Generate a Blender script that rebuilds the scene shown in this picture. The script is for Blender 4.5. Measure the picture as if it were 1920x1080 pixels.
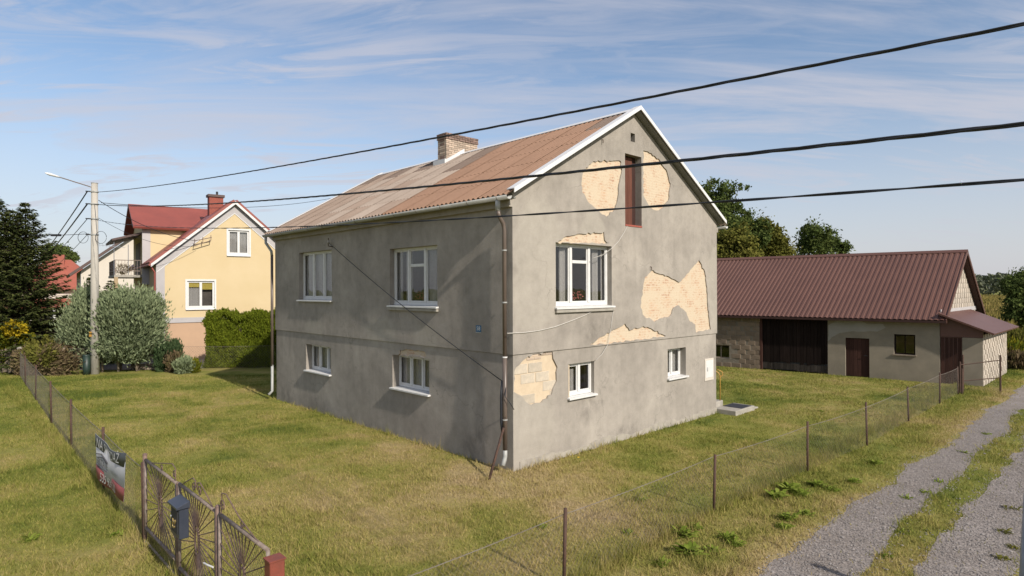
import bpy, bmesh, math, random
import numpy as np
from mathutils import Vector, Matrix

for o in list(bpy.data.objects): bpy.data.objects.remove(o)
S = bpy.context.scene
C = S.collection
R = math.radians

# ------------------------------------------------------------------ camera
CAMH = 4.2; FPX = 1152.3; PITCH = -0.0023; ROLL = -0.0038
_cp, _sp, _cr, _sr = math.cos(PITCH), math.sin(PITCH), math.cos(ROLL), math.sin(ROLL)
FWD = Vector((0, _cp, -_sp)); _u = Vector((0, _sp, _cp)); _r = Vector((1, 0, 0))
RT = _cr*_r + _sr*_u; UP = -_sr*_r + _cr*_u
cd = bpy.data.cameras.new('camera'); cam = bpy.data.objects.new('camera', cd); C.objects.link(cam)
cd.sensor_width = 36; cd.lens = 36*FPX/1920; cd.clip_start = 0.1; cd.clip_end = 6000
m = Matrix.Identity(4)
for i in range(3):
    m[i][0], m[i][1], m[i][2] = RT[i], UP[i], -FWD[i]
m[2][3] = CAMH
cam.matrix_world = m
S.camera = cam

# ------------------------------------------------------------------ sun and sky
TH = 0.8066                                   # heading of the house
Bv = Vector((math.sin(TH), math.cos(TH), 0))  # along the gable wall
Av = Vector((-math.cos(TH), math.sin(TH), 0)) # along the long front wall
GRZ = R(5.0); EL = R(34.0)
sh = -Av*math.cos(GRZ) - Bv*math.sin(GRZ)
sdir = Vector((sh.x*math.cos(EL), sh.y*math.cos(EL), math.sin(EL)))
sl = bpy.data.lights.new('sun', 'SUN'); so = bpy.data.objects.new('sun', sl); C.objects.link(so)
sl.energy = 4.5; sl.angle = R(1.0); sl.color = (1.0, 0.915, 0.81)
so.rotation_euler = sdir.to_track_quat('Z', 'Y').to_euler(); so.location = (20, -20, 30)

W = bpy.data.worlds.new('World'); S.world = W; W.use_nodes = True
nt = W.node_tree; nt.nodes.clear()
def N(t, typ, **kw):
    n = t.nodes.new(typ)
    for k, v in kw.items():
        if k.startswith('i_'): n.inputs[int(k[2:])].default_value = v
        else: setattr(n, k, v)
    return n
def LK(t, a, b): t.links.new(a, b)
out = N(nt, 'ShaderNodeOutputWorld'); bg = N(nt, 'ShaderNodeBackground'); bg.inputs[1].default_value = 0.118
sky = N(nt, 'ShaderNodeTexSky', sky_type='NISHITA', sun_disc=False)
sky.sun_elevation = EL; sky.sun_rotation = math.atan2(sh.x, sh.y)
sky.air_density = 1.0; sky.dust_density = 0.8; sky.ozone_density = 1.6
tc = N(nt, 'ShaderNodeTexCoord')
sep = N(nt, 'ShaderNodeSeparateXYZ'); LK(nt, tc.outputs['Generated'], sep.inputs[0])
zz = N(nt, 'ShaderNodeMath', operation='MAXIMUM', i_1=0.0); LK(nt, sep.outputs[2], zz.inputs[0])
za = N(nt, 'ShaderNodeMath', operation='ADD', i_1=0.16); LK(nt, zz.outputs[0], za.inputs[0])
dx = N(nt, 'ShaderNodeMath', operation='DIVIDE'); LK(nt, sep.outputs[0], dx.inputs[0]); LK(nt, za.outputs[0], dx.inputs[1])
dy = N(nt, 'ShaderNodeMath', operation='DIVIDE'); LK(nt, sep.outputs[1], dy.inputs[0]); LK(nt, za.outputs[0], dy.inputs[1])
cb = N(nt, 'ShaderNodeCombineXYZ'); LK(nt, dx.outputs[0], cb.inputs[0]); LK(nt, dy.outputs[0], cb.inputs[1])
def cloud(rot, scl, nscale, detail, dist, lo, hi, loc=(0, 0, 0)):
    mp = N(nt, 'ShaderNodeMapping'); mp.inputs['Rotation'].default_value = (0, 0, R(rot)); mp.inputs['Scale'].default_value = scl
    mp.inputs['Location'].default_value = loc
    LK(nt, cb.outputs[0], mp.inputs[0])
    no = N(nt, 'ShaderNodeTexNoise'); no.inputs['Scale'].default_value = nscale; no.inputs['Detail'].default_value = detail
    no.inputs['Roughness'].default_value = 0.62; no.inputs['Distortion'].default_value = dist
    LK(nt, mp.outputs[0], no.inputs['Vector'])
    mr = N(nt, 'ShaderNodeMapRange'); mr.interpolation_type = 'SMOOTHSTEP'
    mr.inputs[1].default_value = lo; mr.inputs[2].default_value = hi
    LK(nt, no.outputs[0], mr.inputs[0]); return mr.outputs[0]
c1 = cloud(14, (0.34, 1.35, 1), 1.5, 12, 0.9, 0.36, 0.68, (2.3, 0.4, 0))
c2 = cloud(-10, (0.6, 2.0, 1), 2.2, 15, 1.6, 0.38, 0.66, (5.1, 1.7, 3))
big = cloud(0, (0.5, 0.5, 1), 0.9, 3, 0.2, 0.3, 0.6, (1.5, 4.4, 1))
hz = N(nt, 'ShaderNodeMapRange'); hz.inputs[1].default_value = 0.36; hz.inputs[2].default_value = -0.02; hz.interpolation_type = 'SMOOTHSTEP'
LK(nt, sep.outputs[2], hz.inputs[0])
m2 = N(nt, 'ShaderNodeMath', operation='MULTIPLY'); LK(nt, c2, m2.inputs[0]); LK(nt, big, m2.inputs[1])
m3 = N(nt, 'ShaderNodeMath', operation='MULTIPLY', i_1=0.95); LK(nt, c1, m3.inputs[0])
mm = N(nt, 'ShaderNodeMath', operation='MAXIMUM'); LK(nt, m2.outputs[0], mm.inputs[0]); LK(nt, m3.outputs[0], mm.inputs[1])
mh = N(nt, 'ShaderNodeMath', operation='MULTIPLY', i_1=0.95); LK(nt, hz.outputs[0], mh.inputs[0])
mx2 = N(nt, 'ShaderNodeMath', operation='MAXIMUM'); LK(nt, mm.outputs[0], mx2.inputs[0]); LK(nt, mh.outputs[0], mx2.inputs[1])
sc = N(nt, 'ShaderNodeMath', operation='MULTIPLY', i_1=0.85); LK(nt, mx2.outputs[0], sc.inputs[0])
mix = N(nt, 'ShaderNodeMixRGB'); LK(nt, sc.outputs[0], mix.inputs[0]); LK(nt, sky.outputs[0], mix.inputs[1])
mix.inputs[2].default_value = (4.15, 4.15, 4.65, 1)
LK(nt, mix.outputs[0], bg.inputs[0]); LK(nt, bg.outputs[0], out.inputs[0])

S.render.engine = 'CYCLES'
S.view_settings.view_transform = 'Standard'; S.view_settings.look = 'None'
S.view_settings.gamma = 1; S.view_settings.exposure = 0.3; S.view_settings.use_curve_mapping = False
S.cycles.max_bounces = 6; S.cycles.transparent_max_bounces = 12

# ------------------------------------------------------------------ pixels to places
CAMP = Vector((0, 0, CAMH))
def ray(px, py): return FWD + RT*((px-960)/FPX) + UP*((540-py)/FPX)
def G(px, py, z=0.0):
    d = ray(px, py); return CAMP + d*((z-CAMH)/d.z)
def onplane(px, py, p, n):
    d = ray(px, py); return CAMP + d*((p-CAMP).dot(n)/d.dot(n))
def atdepth(px, py, Y):
    d = ray(px, py); return CAMP + d*(Y/d.y)

# ------------------------------------------------------------------ mesh helpers
class MB:
    def __init__(s): s.v = []; s.f = []; s.m = []; s.mi = 0
    def add(s, vs, fs):
        b = len(s.v); s.v += [tuple(v) for v in vs]
        for f in fs: s.f.append(tuple(b+i for i in f)); s.m.append(s.mi)
        return s
    def hexa(s, p):        # 4 bottom + 4 top points
        return s.add(p, [(3, 2, 1, 0), (4, 5, 6, 7), (0, 1, 5, 4), (1, 2, 6, 5), (2, 3, 7, 6), (3, 0, 4, 7)])
    def box(s, x0, x1, y0, y1, z0, z1):
        return s.hexa([(x0, y0, z0), (x1, y0, z0), (x1, y1, z0), (x0, y1, z0), (x0, y0, z1), (x1, y0, z1), (x1, y1, z1), (x0, y1, z1)])
    def slab(s, q, t):     # quad (or polygon) thickened downwards along its normal
        q = [Vector(p) for p in q]; n = (q[1]-q[0]).cross(q[-1]-q[0]).normalized()
        k = len(q); vs = q+[p-n*t for p in q]
        fs = [tuple(range(k)), tuple(range(2*k-1, k-1, -1))]+[(i, k+i, k+(i+1) % k, (i+1) % k) for i in range(k)]
        return s.add(vs, fs)
    def tube(s, pts, r, n=6, cap=True):
        pts = [Vector(p) for p in pts]; k = len(pts)
        rs = r if isinstance(r, (list, tuple)) else [r]*k
        vs = []; u = None
        for i, p in enumerate(pts):
            t = (pts[min(i+1, k-1)]-pts[max(i-1, 0)])
            if t.length < 1e-9: t = Vector((0, 0, 1))
            t.normalize()
            if u is None:
                u = t.orthogonal().normalized()
            else:
                u = (u-t*u.dot(t)); u = u.normalized() if u.length > 1e-6 else t.orthogonal().normalized()
            w = t.cross(u)
            for j in range(n):
                a = 2*math.pi*j/n; vs.append(p+(u*math.cos(a)+w*math.sin(a))*rs[i])
        fs = []
        for i in range(k-1):
            for j in range(n):
                a = i*n+j; b = i*n+(j+1) % n; fs.append((a, b, b+n, a+n))
        if cap: fs += [tuple(range(n-1, -1, -1)), tuple((k-1)*n+j for j in range(n))]
        return s.add(vs, fs)
    def bar(s, a, b, w, h, up=(0, 0, 1)):   # rectangular bar
        a = Vector(a); b = Vector(b); t = (b-a).normalized(); up = Vector(up)
        x = t.cross(up)
        x = x.normalized() if x.length > 1e-6 else t.orthogonal().normalized()
        y = x.cross(t)
        p = []
        for c in (a, b):
            p += [c-x*w/2-y*h/2, c+x*w/2-y*h/2, c+x*w/2+y*h/2, c-x*w/2+y*h/2]
        return s.hexa(p)
    def build(s, name, mat, parent=None, smooth=False, bevel=0):
        me = bpy.data.meshes.new(name); me.from_pydata(s.v, [], s.f)
        mats = mat if isinstance(mat, list) else [mat]
        for q in mats: me.materials.append(q)
        if len(mats) > 1: me.polygons.foreach_set('material_index', s.m)
        bm = bmesh.new(); bm.from_mesh(me); bmesh.ops.recalc_face_normals(bm, faces=bm.faces)
        if bevel: bmesh.ops.bevel(bm, geom=bm.edges[:], offset=bevel, segments=1, affect='EDGES')
        bm.to_mesh(me); bm.free()
        if smooth: me.polygons.foreach_set('use_smooth', [True]*len(me.polygons))
        o = bpy.data.objects.new(name, me); C.objects.link(o)
        if parent: o.parent = parent
        return o
def tag(o, label=None, cat=None, group=None, kind=None):
    if label: o['label'] = label
    if cat: o['category'] = cat
    if group: o['group'] = group
    if kind: o['kind'] = kind
    return o
def thing(name, label, cat, loc=(0, 0, 0), rz=0, group=None):
    o = bpy.data.objects.new(name, None); C.objects.link(o); o.location = loc; o.rotation_euler = (0, 0, rz)
    o.empty_display_size = 0.2
    return tag(o, label, cat, group)
def inst(src, name, parent, mat4=None):
    o = bpy.data.objects.new(name, src.data); C.objects.link(o); o.parent = parent
    if mat4 is not None: o.matrix_local = mat4
    return o
def copytree(o, parent=None):
    c = o.copy(); C.objects.link(c); c.parent = parent
    for ch in list(o.children): copytree(ch, c)
    return c
def npmesh(name, V, F, mat, parent=None, smooth=False):
    me = bpy.data.meshes.new(name); V = np.asarray(V, np.float32); F = np.asarray(F, np.int32)
    nv, (nf, k) = len(V), F.shape
    me.vertices.add(nv); me.vertices.foreach_set('co', V.ravel())
    me.loops.add(nf*k); me.loops.foreach_set('vertex_index', F.ravel())
    me.polygons.add(nf); me.polygons.foreach_set('loop_start', np.arange(0, nf*k, k, dtype=np.int32))
    me.polygons.foreach_set('loop_total', np.full(nf, k, np.int32))
    if smooth: me.polygons.foreach_set('use_smooth', np.ones(nf, bool))
    me.update(); me.materials.append(mat)
    o = bpy.data.objects.new(name, me); C.objects.link(o)
    if parent: o.parent = parent
    return o
def boolean(o, cutter_mb):
    c = cutter_mb.build('cutter', o.data.materials[0]); md = o.modifiers.new('b', 'BOOLEAN')
    c.parent = o.parent
    md.operation = 'DIFFERENCE'; md.solver = 'EXACT'; md.object = c; md.use_self = True
    dg = bpy.context.evaluated_depsgraph_get(); me = bpy.data.meshes.new_from_object(o.evaluated_get(dg))
    o.modifiers.clear(); old = o.data; o.data = me; bpy.data.objects.remove(c); bpy.data.meshes.remove(old)
def text_mesh(name, txt, size, mat, parent, M, ext=0.002, sx=1.0):
    cu = bpy.data.curves.new(name, 'FONT'); cu.body = txt; cu.size = size; cu.align_x = 'CENTER'; cu.align_y = 'CENTER'; cu.extrude = ext
    t = bpy.data.objects.new(name, cu); C.objects.link(t)
    me = bpy.data.meshes.new_from_object(t.evaluated_get(bpy.context.evaluated_depsgraph_get()))
    bpy.data.objects.remove(t); me.materials.clear(); me.materials.append(mat)
    o = bpy.data.objects.new(name, me); C.objects.link(o); o.parent = parent
    o.matrix_local = M @ Matrix.Diagonal((sx, 1, 1, 1)); return o

# ------------------------------------------------------------------ materials
def mat_new(name):
    mt = bpy.data.materials.new(name); mt.use_nodes = True; t = mt.node_tree
    return mt, t, t.nodes['Principled BSDF']
def noise(t, vec, scale, detail=6, rough=0.6, dist=0.0, scl=None):
    n = N(t, 'ShaderNodeTexNoise'); n.inputs['Scale'].default_value = scale; n.inputs['Detail'].default_value = detail
    n.inputs['Roughness'].default_value = rough; n.inputs['Distortion'].default_value = dist
    if scl:
        mp = N(t, 'ShaderNodeMapping'); mp.inputs['Scale'].default_value = scl; LK(t, vec, mp.inputs[0]); vec = mp.outputs[0]
    LK(t, vec, n.inputs['Vector']); return n.outputs[0]
def ramp(t, fac, stops, interp='LINEAR'):
    r = N(t, 'ShaderNodeValToRGB'); el = r.color_ramp.elements; r.color_ramp.interpolation = interp
    while len(el) < len(stops): el.new(0.5)
    for e, (p, c) in zip(el, stops):
        e.position = p; e.color = (c[0], c[1], c[2], 1) if not isinstance(c, (int, float)) else (c, c, c, 1)
    LK(t, fac, r.inputs[0]); return r.outputs[0]
def mixc(t, fac, a, b, mode='MIX'):
    x = N(t, 'ShaderNodeMixRGB', blend_type=mode)
    for i, v in ((0, fac), (1, a), (2, b)):
        if isinstance(v, (int, float)): x.inputs[i].default_value = v if i == 0 else (v, v, v, 1)
        elif isinstance(v, tuple): x.inputs[i].default_value = (v[0], v[1], v[2], 1)
        else: LK(t, v, x.inputs[i])
    return x.outputs[0]
def bump(t, b, h, strength, dist=0.02):
    n = N(t, 'ShaderNodeBump'); n.inputs['Strength'].default_value = strength; n.inputs['Distance'].default_value = dist
    LK(t, h, n.inputs['Height']); LK(t, n.outputs[0], b.inputs['Normal'])
def objco(t): return N(t, 'ShaderNodeTexCoord').outputs['Object']
def wpos(t): return N(t, 'ShaderNodeNewGeometry').outputs['Position']
def simple(name, c1, c2=None, scale=8, rough=0.7, bmp=0.0, bscale=40, metal=0.0, detail=6, scl=None, spec=0.5, rnd=0.0):
    mt, t, b = mat_new(name); v = objco(t)
    c2 = c2 or tuple(x*0.75 for x in c1)
    col = ramp(t, noise(t, v, scale, detail, scl=scl), [(0.3, c1), (0.7, c2)])
    if rnd:
        oi = N(t, 'ShaderNodeObjectInfo'); rr = ramp(t, oi.outputs['Random'], [(0, 1-rnd), (1, 1+rnd)])
        col = mixc(t, 1.0, col, rr, 'MULTIPLY')
    LK(t, col, b.inputs['Base Color']); b.inputs['Roughness'].default_value = rough; b.inputs['Metallic'].default_value = metal
    b.inputs['Specular IOR Level'].default_value = spec
    if bmp: bump(t, b, noise(t, v, bscale, 8), bmp)
    return mt
def leafmat(name, cols, scale=0.9, trans=0.25, island=0.5, wn=0.6):
    mt, t, b = mat_new(name); g = N(t, 'ShaderNodeNewGeometry')
    nz = noise(t, g.outputs['Position'], scale, 3)
    mxx = N(t, 'ShaderNodeMix'); mxx.data_type = 'FLOAT'; mxx.inputs[0].default_value = island
    LK(t, nz, mxx.inputs[2]); LK(t, g.outputs['Random Per Island'], mxx.inputs[3])
    k = len(cols); col = ramp(t, mxx.outputs[0], [(0.15+0.7*i/(k-1), c) for i, c in enumerate(cols)])
    d = N(t, 'ShaderNodeBsdfDiffuse'); tr = N(t, 'ShaderNodeBsdfTranslucent'); ms = N(t, 'ShaderNodeMixShader'); ms.inputs[0].default_value = trans
    LK(t, col, d.inputs[0]); LK(t, col, tr.inputs[0]); LK(t, d.outputs[0], ms.inputs[1]); LK(t, tr.outputs[0], ms.inputs[2])
    LK(t, ms.outputs[0], t.nodes['Material Output'].inputs[0]); return mt
def add_ellipse_masks(t, v, specs):
    """soft-edged repair patches: list of (centre, radii, softness) -> max mask"""
    res = None
    wob = N(t, 'ShaderNodeTexNoise'); wob.inputs['Scale'].default_value = 2.5; wob.inputs['Detail'].default_value = 5; LK(t, v, wob.inputs['Vector'])
    vm = N(t, 'ShaderNodeVectorMath', operation='MULTIPLY_ADD'); LK(t, wob.outputs['Color'], vm.inputs[0])
    vm.inputs[1].default_value = (0.5, 0.5, 0.5); LK(t, v, vm.inputs[2])
    for c, r, so_ in specs:
        mp = N(t, 'ShaderNodeMapping', vector_type='POINT')
        mp.inputs['Scale'].default_value = tuple(1/q for q in r); mp.inputs['Location'].default_value = tuple(-(p+.25)/q for p, q in zip(c, r))
        LK(t, vm.outputs[0], mp.inputs[0])
        ln = N(t, 'ShaderNodeVectorMath', operation='LENGTH'); LK(t, mp.outputs[0], ln.inputs[0])
        mr = N(t, 'ShaderNodeMapRange'); mr.interpolation_type = 'SMOOTHSTEP'; mr.inputs[1].default_value = 1.0; mr.inputs[2].default_value = 1.0-so_
        LK(t, ln.outputs['Value'], mr.inputs[0])
        if res is None: res = mr.outputs[0]
        else:
            q = N(t, 'ShaderNodeMath', operation='MAXIMUM'); LK(t, res, q.inputs[0]); LK(t, mr.outputs[0], q.inputs[1]); res = q.outputs[0]
    return res

HL, HW, HH, HB, PK = 13.12, 9.49, 6.46, 2.694, 9.195     # house length, gable width, wall top, band, wall apex
HC = Vector((0.0175, 14.158, 0)); HRZ = math.atan2(Bv.y, Bv.x)
def plaster(name):
    mt, t, b = mat_new(name); v = objco(t)
    n1 = noise(t, v, 0.55, 8, 0.6, 0.4); n2 = noise(t, v, 3.0, 8, 0.7); n3 = noise(t, v, 70, 4, 0.7)
    st = noise(t, v, 1.5, 6, 0.6, 0.3, scl=(2.2, 2.2, 0.22))
    col = ramp(t, n1, [(0.3, (0.236, 0.215, 0.187)), (0.5, (0.294, 0.268, 0.234)), (0.72, (0.355, 0.324, 0.282))])
    col = mixc(t, 0.45, col, ramp(t, n2, [(0.3, 0.68), (0.5, 1.0), (0.72, 1.25)]), 'MULTIPLY')
    col = mixc(t, 0.5, col, ramp(t, st, [(0.3, 0.84), (0.5, 1.0), (0.68, 1.08)]), 'MULTIPLY')
    col = mixc(t, 0.5, col, ramp(t, n3, [(0.3, 0.72), (0.7, 1.26)]), 'MULTIPLY')
    mk = add_ellipse_masks(t, v, [((0.85, 0, 5.2), (0.95, 0.6, 1.35), 0.25), ((0.7, 0, 4.1), (0.9, 0.6, 1.1), 0.3), ((9.35, 0, 4.3), (0.5, 0.6, 1.6), 0.3),
                                 ((2.9, 0, 5.75), (0.55, 0.6, 0.6), 0.3), ((0.5, 0, 0.9), (1.2, 0.6, 1.3), 0.4), ((0, 5.6, 2.95), (0.6, 1.1, 0.5), 0.4), ((0, 3.3, 2.95), (0.6, 0.7, 0.45), 0.4), ((0, 9.9, 2.9), (0.6, 0.9, 0.35), 0.4)])
    pale = mixc(t, 1.0, ramp(t, n2, [(0.25, (0.32, 0.296, 0.252)), (0.75, (0.405, 0.375, 0.322))]), ramp(t, n3, [(0.3, 0.85), (0.7, 1.12)]), 'MULTIPLY')
    q = N(t, 'ShaderNodeMath', operation='MULTIPLY', i_1=0.55); LK(t, mk, q.inputs[0])
    col = mixc(t, q.outputs[0], col, pale)
    # hairline cracks
    vo = N(t, 'ShaderNodeTexVoronoi', feature='DISTANCE_TO_EDGE'); vo.inputs['Scale'].default_value = 0.42
    wv = N(t, 'ShaderNodeVectorMath', operation='MULTIPLY_ADD'); wn_ = N(t, 'ShaderNodeTexNoise'); wn_.inputs['Scale'].default_value = 2.0; wn_.inputs['Detail'].default_value = 6
    LK(t, v, wn_.inputs['Vector']); LK(t, wn_.outputs['Color'], wv.inputs[0]); wv.inputs[1].default_value = (1.2, 1.2, 1.2); LK(t, v, wv.inputs[2]); LK(t, wv.outputs[0], vo.inputs['Vector'])
    cr = ramp(t, vo.outputs['Distance'], [(0.0, 0.68), (0.006, 1.0)])
    ck = ramp(t, noise(t, v, 0.5, 3), [(0.48, 0.0), (0.6, 1.0)])
    col = mixc(t, ck, col, mixc(t, 1.0, col, cr, 'MULTIPLY'))
    dm_ = add_ellipse_masks(t, v, [((0, 12.3, 0.1), (0.7, 0.9, 0.75), 0.7), ((0, 9.6, 0.05), (0.7, 1.3, 0.6), 0.7), ((0, 6.0, 0.0), (0.7, 0.9, 0.4), 0.7), ((0, 1.3, 0.3), (0.7, 0.9, 0.9), 0.7), ((4.5, 0, 0.25), (0.9, 0.6, 0.35), 0.8), ((2.6, 0, 1.1), (0.8, .6, .5), .8), ((3.1, 0, 3.2), (1.0, .5, .55), .8)])
    dm2 = N(t, 'ShaderNodeMath', operation='MULTIPLY'); LK(t, dm_, dm2.inputs[0]); LK(t, ramp(t, noise(t, v, 3.2, 8, 0.75, 0.6, scl=(1, 1, .6)), [(0.42, 0.0), (0.62, 0.5)]), dm2.inputs[1])
    col = mixc(t, dm2.outputs[0], col, (0.125, 0.112, 0.098))
    LK(t, col, b.inputs['Base Color']); b.inputs['Roughness'].default_value = 0.95; b.inputs['Specular IOR Level'].default_value = 0.2
    hh = N(t, 'ShaderNodeMath', operation='ADD'); LK(t, n3, hh.inputs[0])
    n4 = noise(t, v, 5, 6); LK(t, n4, hh.inputs[1]); bump(t, b, hh.outputs[0], 0.35, 0.02)
    return mt
M = {}
M['plaster'] = plaster('grey_render')
M['plaster_pale'] = simple('pale_foundation', (0.37, 0.34, 0.285), (0.24, 0.22, 0.19), 4, 0.95, 0.4, 30)
def brickpatch(name, bw=0.25, bh=0.075):
    mt, t, b = mat_new(name); v = objco(t)
    mp = N(t, 'ShaderNodeMapping'); mp.inputs['Rotation'].default_value = (R(90), 0, 0); LK(t, v, mp.inputs[0])
    br = N(t, 'ShaderNodeTexBrick'); br.inputs['Scale'].default_value = 1.0; br.inputs['Brick Width'].default_value = bw; br.inputs['Row Height'].default_value = bh
    br.inputs['Mortar Size'].default_value = 0.012; br.inputs['Color1'].default_value = (0.34, 0.17, 0.11, 1); br.inputs['Color2'].default_value = (0.5, 0.33, 0.22, 1)
    br.inputs['Mortar'].default_value = (0.52, 0.42, 0.3, 1); LK(t, mp.outputs[0], br.inputs['Vector'])
    n1 = noise(t, v, 2.2, 7, 0.72, 0.3); n2 = noise(t, v, 9, 6, 0.7, scl=(1, 1, 2.2)); n3 = noise(t, v, 40, 4)
    cream = ramp(t, n3, [(0.3, (0.47, 0.39, 0.285)), (0.7, (0.55, 0.465, 0.35))])
    a = N(t, 'ShaderNodeMath', operation='ADD'); LK(t, n1, a.inputs[0]); LK(t, n2, a.inputs[1])
    f = ramp(t, a.outputs[0], [(0.40, 0.0), (0.50, 0.0)]); 
    mr = N(t, 'ShaderNodeMapRange'); mr.inputs[1].default_value = 0.97; mr.inputs[2].default_value = 1.16; mr.inputs[4].default_value = 0.85; LK(t, a.outputs[0], mr.inputs[0])
    col = mixc(t, mr.outputs[0], cream, br.outputs['Color'])
    LK(t, col, b.inputs['Base Color']); b.inputs['Roughness'].default_value = 0.95; b.inputs['Specular IOR Level'].default_value = 0.15
    hh = N(t, 'ShaderNodeMath', operation='SUBTRACT'); LK(t, n1, hh.inputs[0]); LK(t, br.outputs['Fac'], hh.inputs[1]); bump(t, b, hh.outputs[0], 0.3, 0.015)
    return mt
M['brickpatch'] = brickpatch('exposed_brick')
M['cinder'] = simple('cinder_block', (0.37, 0.33, 0.27), (0.52, 0.45, 0.35), 7, 0.95, 0.5, 60, rnd=0.12)
M['cream'] = simple('old_mortar', (0.55, 0.45, 0.32), (0.47, 0.38, 0.27), 6, 0.95, 0.4, 30)
M['white'] = simple('white_paint', (0.62, 0.62, 0.61), (0.55, 0.55, 0.53), 6, 0.45)
M['whitemetal'] = simple('white_sheet_metal', (0.66, 0.66, 0.655), (0.58, 0.58, 0.575), 3, 0.4, scl=(1, 1, .4))
M['zinc'] = simple('grey_gutter', (0.36, 0.365, 0.35), (0.27, 0.275, 0.26), 3, 0.5, spec=0.6)
M['brownpipe'] = simple('brown_pipe', (0.09, 0.068, 0.055), (0.14, 0.11, 0.09), 4, 0.4, scl=(1, 1, .3))
M['rust'] = simple('rusty_steel', (0.042, 0.025, 0.018), (0.095, 0.047, 0.03), 18, 0.8, 0.4, 60)
M['rustdark'] = simple('brown_painted_steel', (0.085, 0.055, 0.045), (0.2, 0.13, 0.10), 14, 0.6, 0.3, 60)
M['rustgrey'] = simple('weathered_tube', (0.24, 0.2, 0.17), (0.13, 0.09, 0.07), 12, 0.7, 0.3, 60)
M['wire'] = simple('galvanised_wire', (0.2, 0.18, 0.155), (0.12, 0.095, 0.075), 3, 0.7, metal=0.0)
M['cable'] = simple('black_cable', (0.012, 0.014, 0.02), (0.02, 0.022, 0.028), 5, 0.55)
M['whitecable'] = simple('white_cable', (0.5, 0.48, 0.44), (0.4, 0.38, 0.34), 5, 0.6)
M['concrete'] = simple('concrete', (0.36, 0.335, 0.29), (0.25, 0.235, 0.2), 4, 0.95, 0.4, 50)
M['polecon'] = simple('pole_concrete', (0.44, 0.415, 0.365), (0.33, 0.31, 0.27), 3, 0.95, 0.3, 50, scl=(1, 1, .3))
M['darkwood'] = simple('dark_brown_boards', (0.14, 0.058, 0.04), (0.085, 0.036, 0.026), 3, 0.8, 0.4, 30, scl=(9, 9, .6), rnd=0.2, spec=0.15)
M['blackwood'] = simple('old_dark_boards', (0.010, 0.0065, 0.0055), (0.020, 0.014, 0.012), 3, 0.95, 0.5, 30, scl=(9, 9, .5), rnd=0.3, spec=0.08)
M['barndoor'] = simple('dark_door_boards', (0.062, 0.03, 0.023), (0.04, 0.02, 0.016), 3, 0.85, 0.4, 30, scl=(9, 9, .6), rnd=0.25, spec=0.12)
M['blackwood2'] = simple('bleached_board_ends', (0.06, 0.053, 0.045), (0.025, 0.02, 0.018), 5, 0.95, 0.5, 30, scl=(9, 9, .5), rnd=0.3, spec=0.1)
M['interior'] = simple('dark_room', (0.16, 0.14, 0.12), (0.1, 0.09, 0.08), 2, 0.9)
M['black'] = simple('black_rubber', (0.015, 0.016, 0.02), (0.025, 0.026, 0.03), 20, 0.7)
M['boxdark'] = simple('dark_blue_grey_box', (0.028, 0.034, 0.05), (0.045, 0.052, 0.07), 4, 0.35)
M['gold'] = simple('brass_emblem', (0.5, 0.38, 0.17), (0.35, 0.26, 0.1), 9, 0.4, metal=0.6)
M['redpost'] = simple('red_brown_post', (0.22, 0.055, 0.035), (0.15, 0.045, 0.03), 8, 0.5, 0.2)
M['yellowpaint'] = simple('yellow_rail', (0.5, 0.28, 0.05), (0.38, 0.2, 0.04), 8, 0.5)
M['plate'] = simple('blue_plate', (0.02, 0.12, 0.24), (0.015, 0.09, 0.2), 8, 0.3)
M['bark'] = simple('bark', (0.12, 0.09, 0.065), (0.05, 0.038, 0.028), 6, 0.95, 0.8, 20, scl=(3, 3, .7))
M['woodpale'] = simple('weathered_wood', (0.3, 0.25, 0.19), (0.18, 0.14, 0.105), 5, 0.9, 0.5, 30, scl=(8, 8, .6), rnd=0.25)
def roofmat(name, cols, rnd=0.08, sc=1.2, lich=0.0):
    mt, t, b = mat_new(name); v = wpos(t)
    n = noise(t, v, sc, 8, 0.65, 0.3); n2 = noise(t, v, 14, 5, 0.7)
    col = ramp(t, n, [(0.3, cols[0]), (0.7, cols[1])])
    col = mixc(t, 0.6, col, ramp(t, n2, [(0.3, 0.88), (0.7, 1.12)]), 'MULTIPLY')
    oi = N(t, 'ShaderNodeObjectInfo'); col = mixc(t, 1.0, col, ramp(t, oi.outputs['Random'], [(0, 1-rnd), (1, 1+rnd)]), 'MULTIPLY')
    LK(t, col, b.inputs['Base Color']); b.inputs['Roughness'].default_value = 0.85; b.inputs['Specular IOR Level'].default_value = 0.25
    bump(t, b, n2, 0.25, 0.01); return mt
M['eternit_brown'] = roofmat('painted_brown_sheet', [(0.225, 0.137, 0.092), (0.26, 0.158, 0.106)], 0.03)
M['eternit_pale'] = roofmat('bleached_sheet', [(0.275, 0.222, 0.18), (0.325, 0.265, 0.218)], 0.05)
M['eternit_pink'] = roofmat('pinkish_sheet', [(0.235, 0.175, 0.135), (0.285, 0.22, 0.175)], 0.05)
M['eternit_dark'] = roofmat('dark_grey_brown_sheet', [(0.145, 0.108, 0.086), (0.178, 0.133, 0.107)], 0.06)
M['metalroof'] = simple('brown_trapezoid_metal', (0.118, 0.057, 0.043), (0.098, 0.047, 0.036), 0.7, 0.45, spec=0.35, rnd=0.07)
M['fascia'] = simple('dark_brown_trim', (0.05, 0.026, 0.022), (0.038, 0.02, 0.017), 3, 0.6, spec=.2)
M['soffit'] = simple('grey_soffit', (0.2, 0.2, 0.18), (0.12, 0.12, 0.11), 3, 0.8)
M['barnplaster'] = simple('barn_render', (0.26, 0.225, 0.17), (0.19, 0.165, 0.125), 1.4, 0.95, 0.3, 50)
M['barnpale'] = simple('barn_pale_render', (0.31, 0.29, 0.255), (0.25, 0.235, 0.2), 1.4, 0.95, 0.3, 50)
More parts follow.
